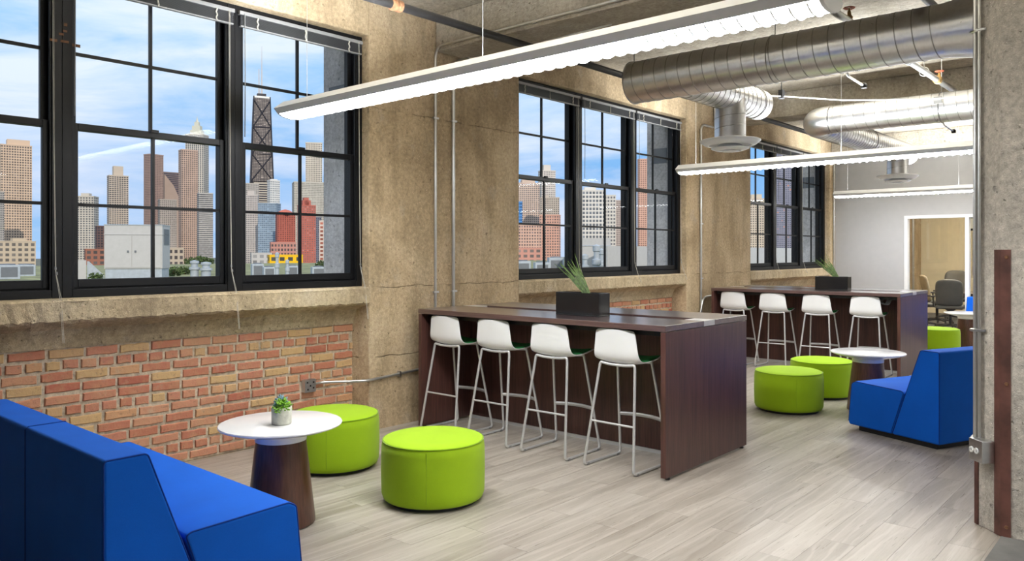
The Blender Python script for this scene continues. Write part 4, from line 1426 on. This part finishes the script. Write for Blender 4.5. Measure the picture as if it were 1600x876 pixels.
building(422, 462, 380, 480, (.48, .24, .20), (.16, .13, .13), 'low red and white block behind the yellow house', 5, 7, .5, .5, 5, name='low_block', top=[(.0, 1.0, 2)])
building(392, 424, 396, 300, (.48, .47, .46), (.36, .36, .36), 'low pale shed left of the yellow house', 12, 9, .3, .3, 5, name='low_block')
# yellow house
ry, wd, dp, H, s = building(419, 472, 399, 240, (.80, .48, .015), (.12, .12, .10), 'bright yellow house low on the skyline', 13, 11, .4, .5, 6, name='low_block')

# middle bay
building(798, 843, 288, 850, (.56, .44, .37), (.20, .18, .20), 'broad beige apartment tower in the middle bay', 3.2, 3.0, .55, .55, 10, top=[(.35, .85, 7)])
building(800, 816, 316, 600, (.10, .26, .55), (.06, .20, .50), 'narrow blue glass building in the middle bay', 4, 5, .8, .6, 0)
building(841, 868, 268, 1000, (.62, .58, .54), (.28, .27, .29), 'pale stepped tower above the middle bay skyline', 3, 3.2, .5, .55, 20, top=[(.2, .7, 10)])
building(843, 874, 310, 800, (.50, .44, .38), (.17, .16, .16), 'stone apartment tower in front of the pale stepped tower', 3.4, 3.2, .5, .55, 5, top=[(.15, .45, 5)])
building(843, 876, 337, 600, (.62, .36, .28), (.26, .20, .19), 'pink stone apartment block in the middle bay', 3.8, 4.2, .4, .55, -8)
building(802, 846, 352, 560, (.58, .38, .30), (.26, .20, .20), 'pink terrace block low in the middle bay', 4, 4.6, .45, .55, 8)
building(806, 846, 388, 300, (.55, .28, .22), (.30, .24, .22), 'low red shop row in the middle bay', 9, 8, .5, .5, 0, name='low_block')
building(908, 946, 299, 620, (.66, .64, .60), (.22, .25, .29), 'white concrete grid tower beyond the middle window', 5.4, 6.2, .68, .62, 4, top=[(.1, .6, 6)])
building(944, 962, 306, 640, (.64, .62, .58), (.24, .25, .28), 'white wing of the concrete grid tower', 5, 5.6, .6, .55, 0)
building(958, 974, 314, 900, (.50, .42, .38), (.22, .19, .19), 'brown tower behind the concrete grid tower', 3, 3)
building(996, 1016, 250, 900, (.62, .38, .30), (.34, .21, .18), 'pink granite tower in the right window of the middle bay', 3, 3, .5, .5, 10)
# far bay
building(1158, 1200, 312, 620, (.60, .52, .42), (.26, .24, .22), 'tan stepped apartment block in the far bay', 3.6, 3.6, .5, .55, 8, top=[(.35, .75, 8)])
building(1210, 1248, 216, 700, (.26, .26, .33), (.13, .16, .24), 'dark blue grey tower in the far bay', 3, 3.2, .6, .5, 12, lit=(.6, .2, .05))  # orange sunset reflection painted into some of the window colours

# roof cabinet (tall equipment housing)
c = at(209, 22)
rc = tag(empty('roof_cabinet', (c.x, c.y, RZ), math.atan2(c.y, c.x) - PI / 2 - R(14)), 'big pale grey equipment cabinet standing on the neighbouring roof', 'cabinet')
k_ = 22 / FPX
w_, h_ = 82 * k_, 86 * k_
MB().box(-w_ / 2, w_ / 2, 0, .9, 0, .33).build('base', M['acgrey'], rc)
MB().box(-w_ / 2 - .02, w_ / 2 + .02, -.03, .93, .33, h_).build('body', M['cabinet'], rc)
for a, b in ((-w_ / 2 + .01, -w_ / 2 + w_ * .47), (-w_ / 2 + w_ * .48, w_ / 2 - .01)):
    dd = MB().box(a, b, -.045, -.031, .36, h_ - .30).build('door', M['cabinet'], rc, bevel=.004)
    MB().box((b - .12) if a < -.5 else (a + .06), (b - .07) if a < -.5 else (a + .11), -.06, -.046, .78, .84).build('handle', M['acdark'], dd)
MB().box(-w_ / 2 - .03, w_ / 2 + .03, -.05, .95, h_ - .27, h_ - .25).build('cornice', M['cabinet'], rc)
MB().box(-w_ / 2 - .03, w_ / 2 + .03, -.05, .95, h_, h_ + .02).build('lid', M['acgrey'], rc)
MB().box(w_ / 2 + .021, w_ / 2 + .03, .15, .8, h_ - .55, h_ - .1).build('louvre', M['acdark'], rc)

def condenser(px, d, w_, h_, label):
    c = at(px, d)
    root = tag(empty('condenser', (c.x, c.y, RZ), math.atan2(c.y, c.x) - PI / 2 + .15), label, 'condenser', 'air conditioners on the neighbouring roof')
    MB().box(-w_ / 2, w_ / 2, -w_ / 2, w_ / 2, 0, h_).build('body', M['acgrey'], root, bevel=.01)
    MB().box(-w_ * .38, w_ * .38, -w_ / 2 - .006, -w_ / 2 - .001, h_ * .15, h_ * .85).build('grille', M['acdark'], root)
    MB().lathe([(w_ * .36, 0), (w_ * .36, .03), (.0, .04)], 20, 0, 0, h_).build('fan_guard', M['acdark'], root)
    return root
for px, d, a, b, lb in ((12, 23, .55, .42, 'rooftop air conditioner at the far left window'), (40, 26, .5, .38, 'second rooftop air conditioner at the far left window'),
                        (402, 25, .36, .42, 'rooftop air conditioner under the braced skyscraper'), (420, 24, .34, .34, 'rooftop air conditioner left of the yellow house base'),
                        (456, 25, .36, .36, 'rooftop air conditioner below the yellow house'), (497, 24, .40, .34, 'rooftop air conditioner at the right of the near bay'),
                        (816, 26, .5, .5, 'rooftop air conditioner at the left of the middle bay'), (846, 24, .45, .48, 'second rooftop air conditioner in the middle bay'), (868, 26, .5, .62, 'third rooftop air conditioner in the middle bay')):
    condenser(px, d, a, b, lb)
def vent(px, d, h_, r, label):
    c = at(px, d)
    root = tag(empty('roof_vent', (c.x, c.y, RZ)), label, 'vent', 'metal vents on the neighbouring roof')
    MB().lathe([(r, 0), (r, h_ * .45), (r * 1.35, h_ * .47), (r * 1.35, h_ * .6), (r * .8, h_ * .62), (r * .8, h_ * .8), (r * 1.1, h_ * .82), (r * 1.1, h_ * .95), (0, h_)], 16).build('stack', M['acgrey'], root, smooth=30)
for px, d, h_, r, lb in ((304, 24, .55, .12, 'round metal vent right of the roof cabinet'), (322, 24, .5, .14, 'wide metal vent at the right of the middle near window'), (433, 21, .8, .05, 'thin vent stack in front of the yellow house'), (449, 21, .6, .045, 'short vent stack in front of the yellow house'), (932, 20, 1.0, .09, 'tall vent stack in front of the grey penthouse'), (914, 20, .75, .08, 'vent stack at the left of the grey penthouse'), (940, 21, .9, .07, 'slim vent stack right of the tall one')):
    vent(px, d, h_, r, lb)
# near-left duct box
c = at(136, 23)
db = tag(empty('roof_duct', (c.x, c.y, RZ), math.atan2(c.y, c.x) - PI / 2), 'sloping grey roof duct left of the equipment cabinet', 'duct')
MB().box(-.38, -.02, 0, .5, 0, .55).build('box', M['cabinet'], db)
MB().prism([(.0, 0), (.45, 0), (.45, .1), (.05, .52), (.0, .52)], .05, .45, 'y').build('chute', M['acgrey'], db)
# grey penthouse in the middle bay and its blue duct
c = at(932, 24)
ph = tag(empty('roof_penthouse', (c.x, c.y, RZ), math.atan2(c.y, c.x) - PI / 2), 'pale grey steel penthouse on the roof beyond the middle window', 'penthouse')
k_ = 24 / FPX
MB().box(-24 * k_, 22 * k_, 0, 1.0, 0, 62 * k_).build('body', M['cabinet'], ph)
MB().box(-24.5 * k_, 22.5 * k_, -.02, 1.02, 50 * k_, 51 * k_).build('rib', M['acgrey'], ph)
MB().box(21 * k_, 42 * k_, -.1, .6, 28 * k_, 44 * k_).build('side_duct', M['acgrey'], ph)
MB().box(32 * k_, 42 * k_, 0, .5, 0, 28 * k_).build('duct_leg', M['acgrey'], ph)
# parapet outside the far bay
pp = MB().box(-13.4, -13.0, 19.0, 40, RZ - .2, 1.78).build('parapet_wall', M['cabinet'])
tag(pp, 'pale parapet wall outside the far bay windows', kind='structure')
# shrubs on the roof and trees beyond
def tree(px, d, ztop, rad, label, nm='tree', z0=GZ0):
    c = at(px, d)
    root = tag(empty(nm, (c.x, c.y, z0)), label, 'tree' if nm == 'tree' else 'shrub', 'greenery outside')
    rr = random.Random(px)
    H = ztop - z0
    MB().tube([(0, 0, 0), (0, 0, H * .6)], rad * .12, 6).build('trunk', M['rust'], root)
    mb = MB()
    for k in range(260):
        th, ph_ = math.acos(2 * rr.random() - 1), rr.uniform(0, 2 * PI)
        q = rr.random() ** .4
        p_ = Vector((rad * q * math.sin(th) * math.cos(ph_), rad * q * math.sin(th) * math.sin(ph_), H - rad * .7 + rad * .7 * q * math.cos(th)))
        a = Vector((rr.uniform(-1, 1), rr.uniform(-1, 1), rr.uniform(-1, 1))).normalized() * rad * .16
        b = Vector((rr.uniform(-1, 1), rr.uniform(-1, 1), rr.uniform(-1, 1))).normalized() * rad * .16
        mb.add([p_ - a, p_ + b, p_ + a, p_ - b], [(0, 1, 2, 3)])
    tag(mb.build('crown', M['foliage'], root), kind='stuff')
for px, d, py, rp, lb in ((298, 300, 401, 9, 'dark green tree left below the rose stone tower'), (314, 290, 399, 11, 'dark green tree right below the rose stone tower'), (326, 310, 402, 8, 'small dark tree at the frame edge below the cream skyscraper')):
    tree(px, d, EYE - (py - HOR) / FPX * d, rp / FPX * d * 1.1, lb)
for px, d, h_, rp, lb in ((272, 26, .32, .26, 'low green shrub right of the roof cabinet'), (150, 21, .25, .2, 'low green shrub left of the roof cabinet'), (505, 27, .5, .28, 'yellow green shrub behind the right air conditioner'), (288, 28, .3, .25, 'second low shrub right of the roof cabinet')):
    tree(px, d, RZ + h_, rp, lb, 'shrub', RZ)
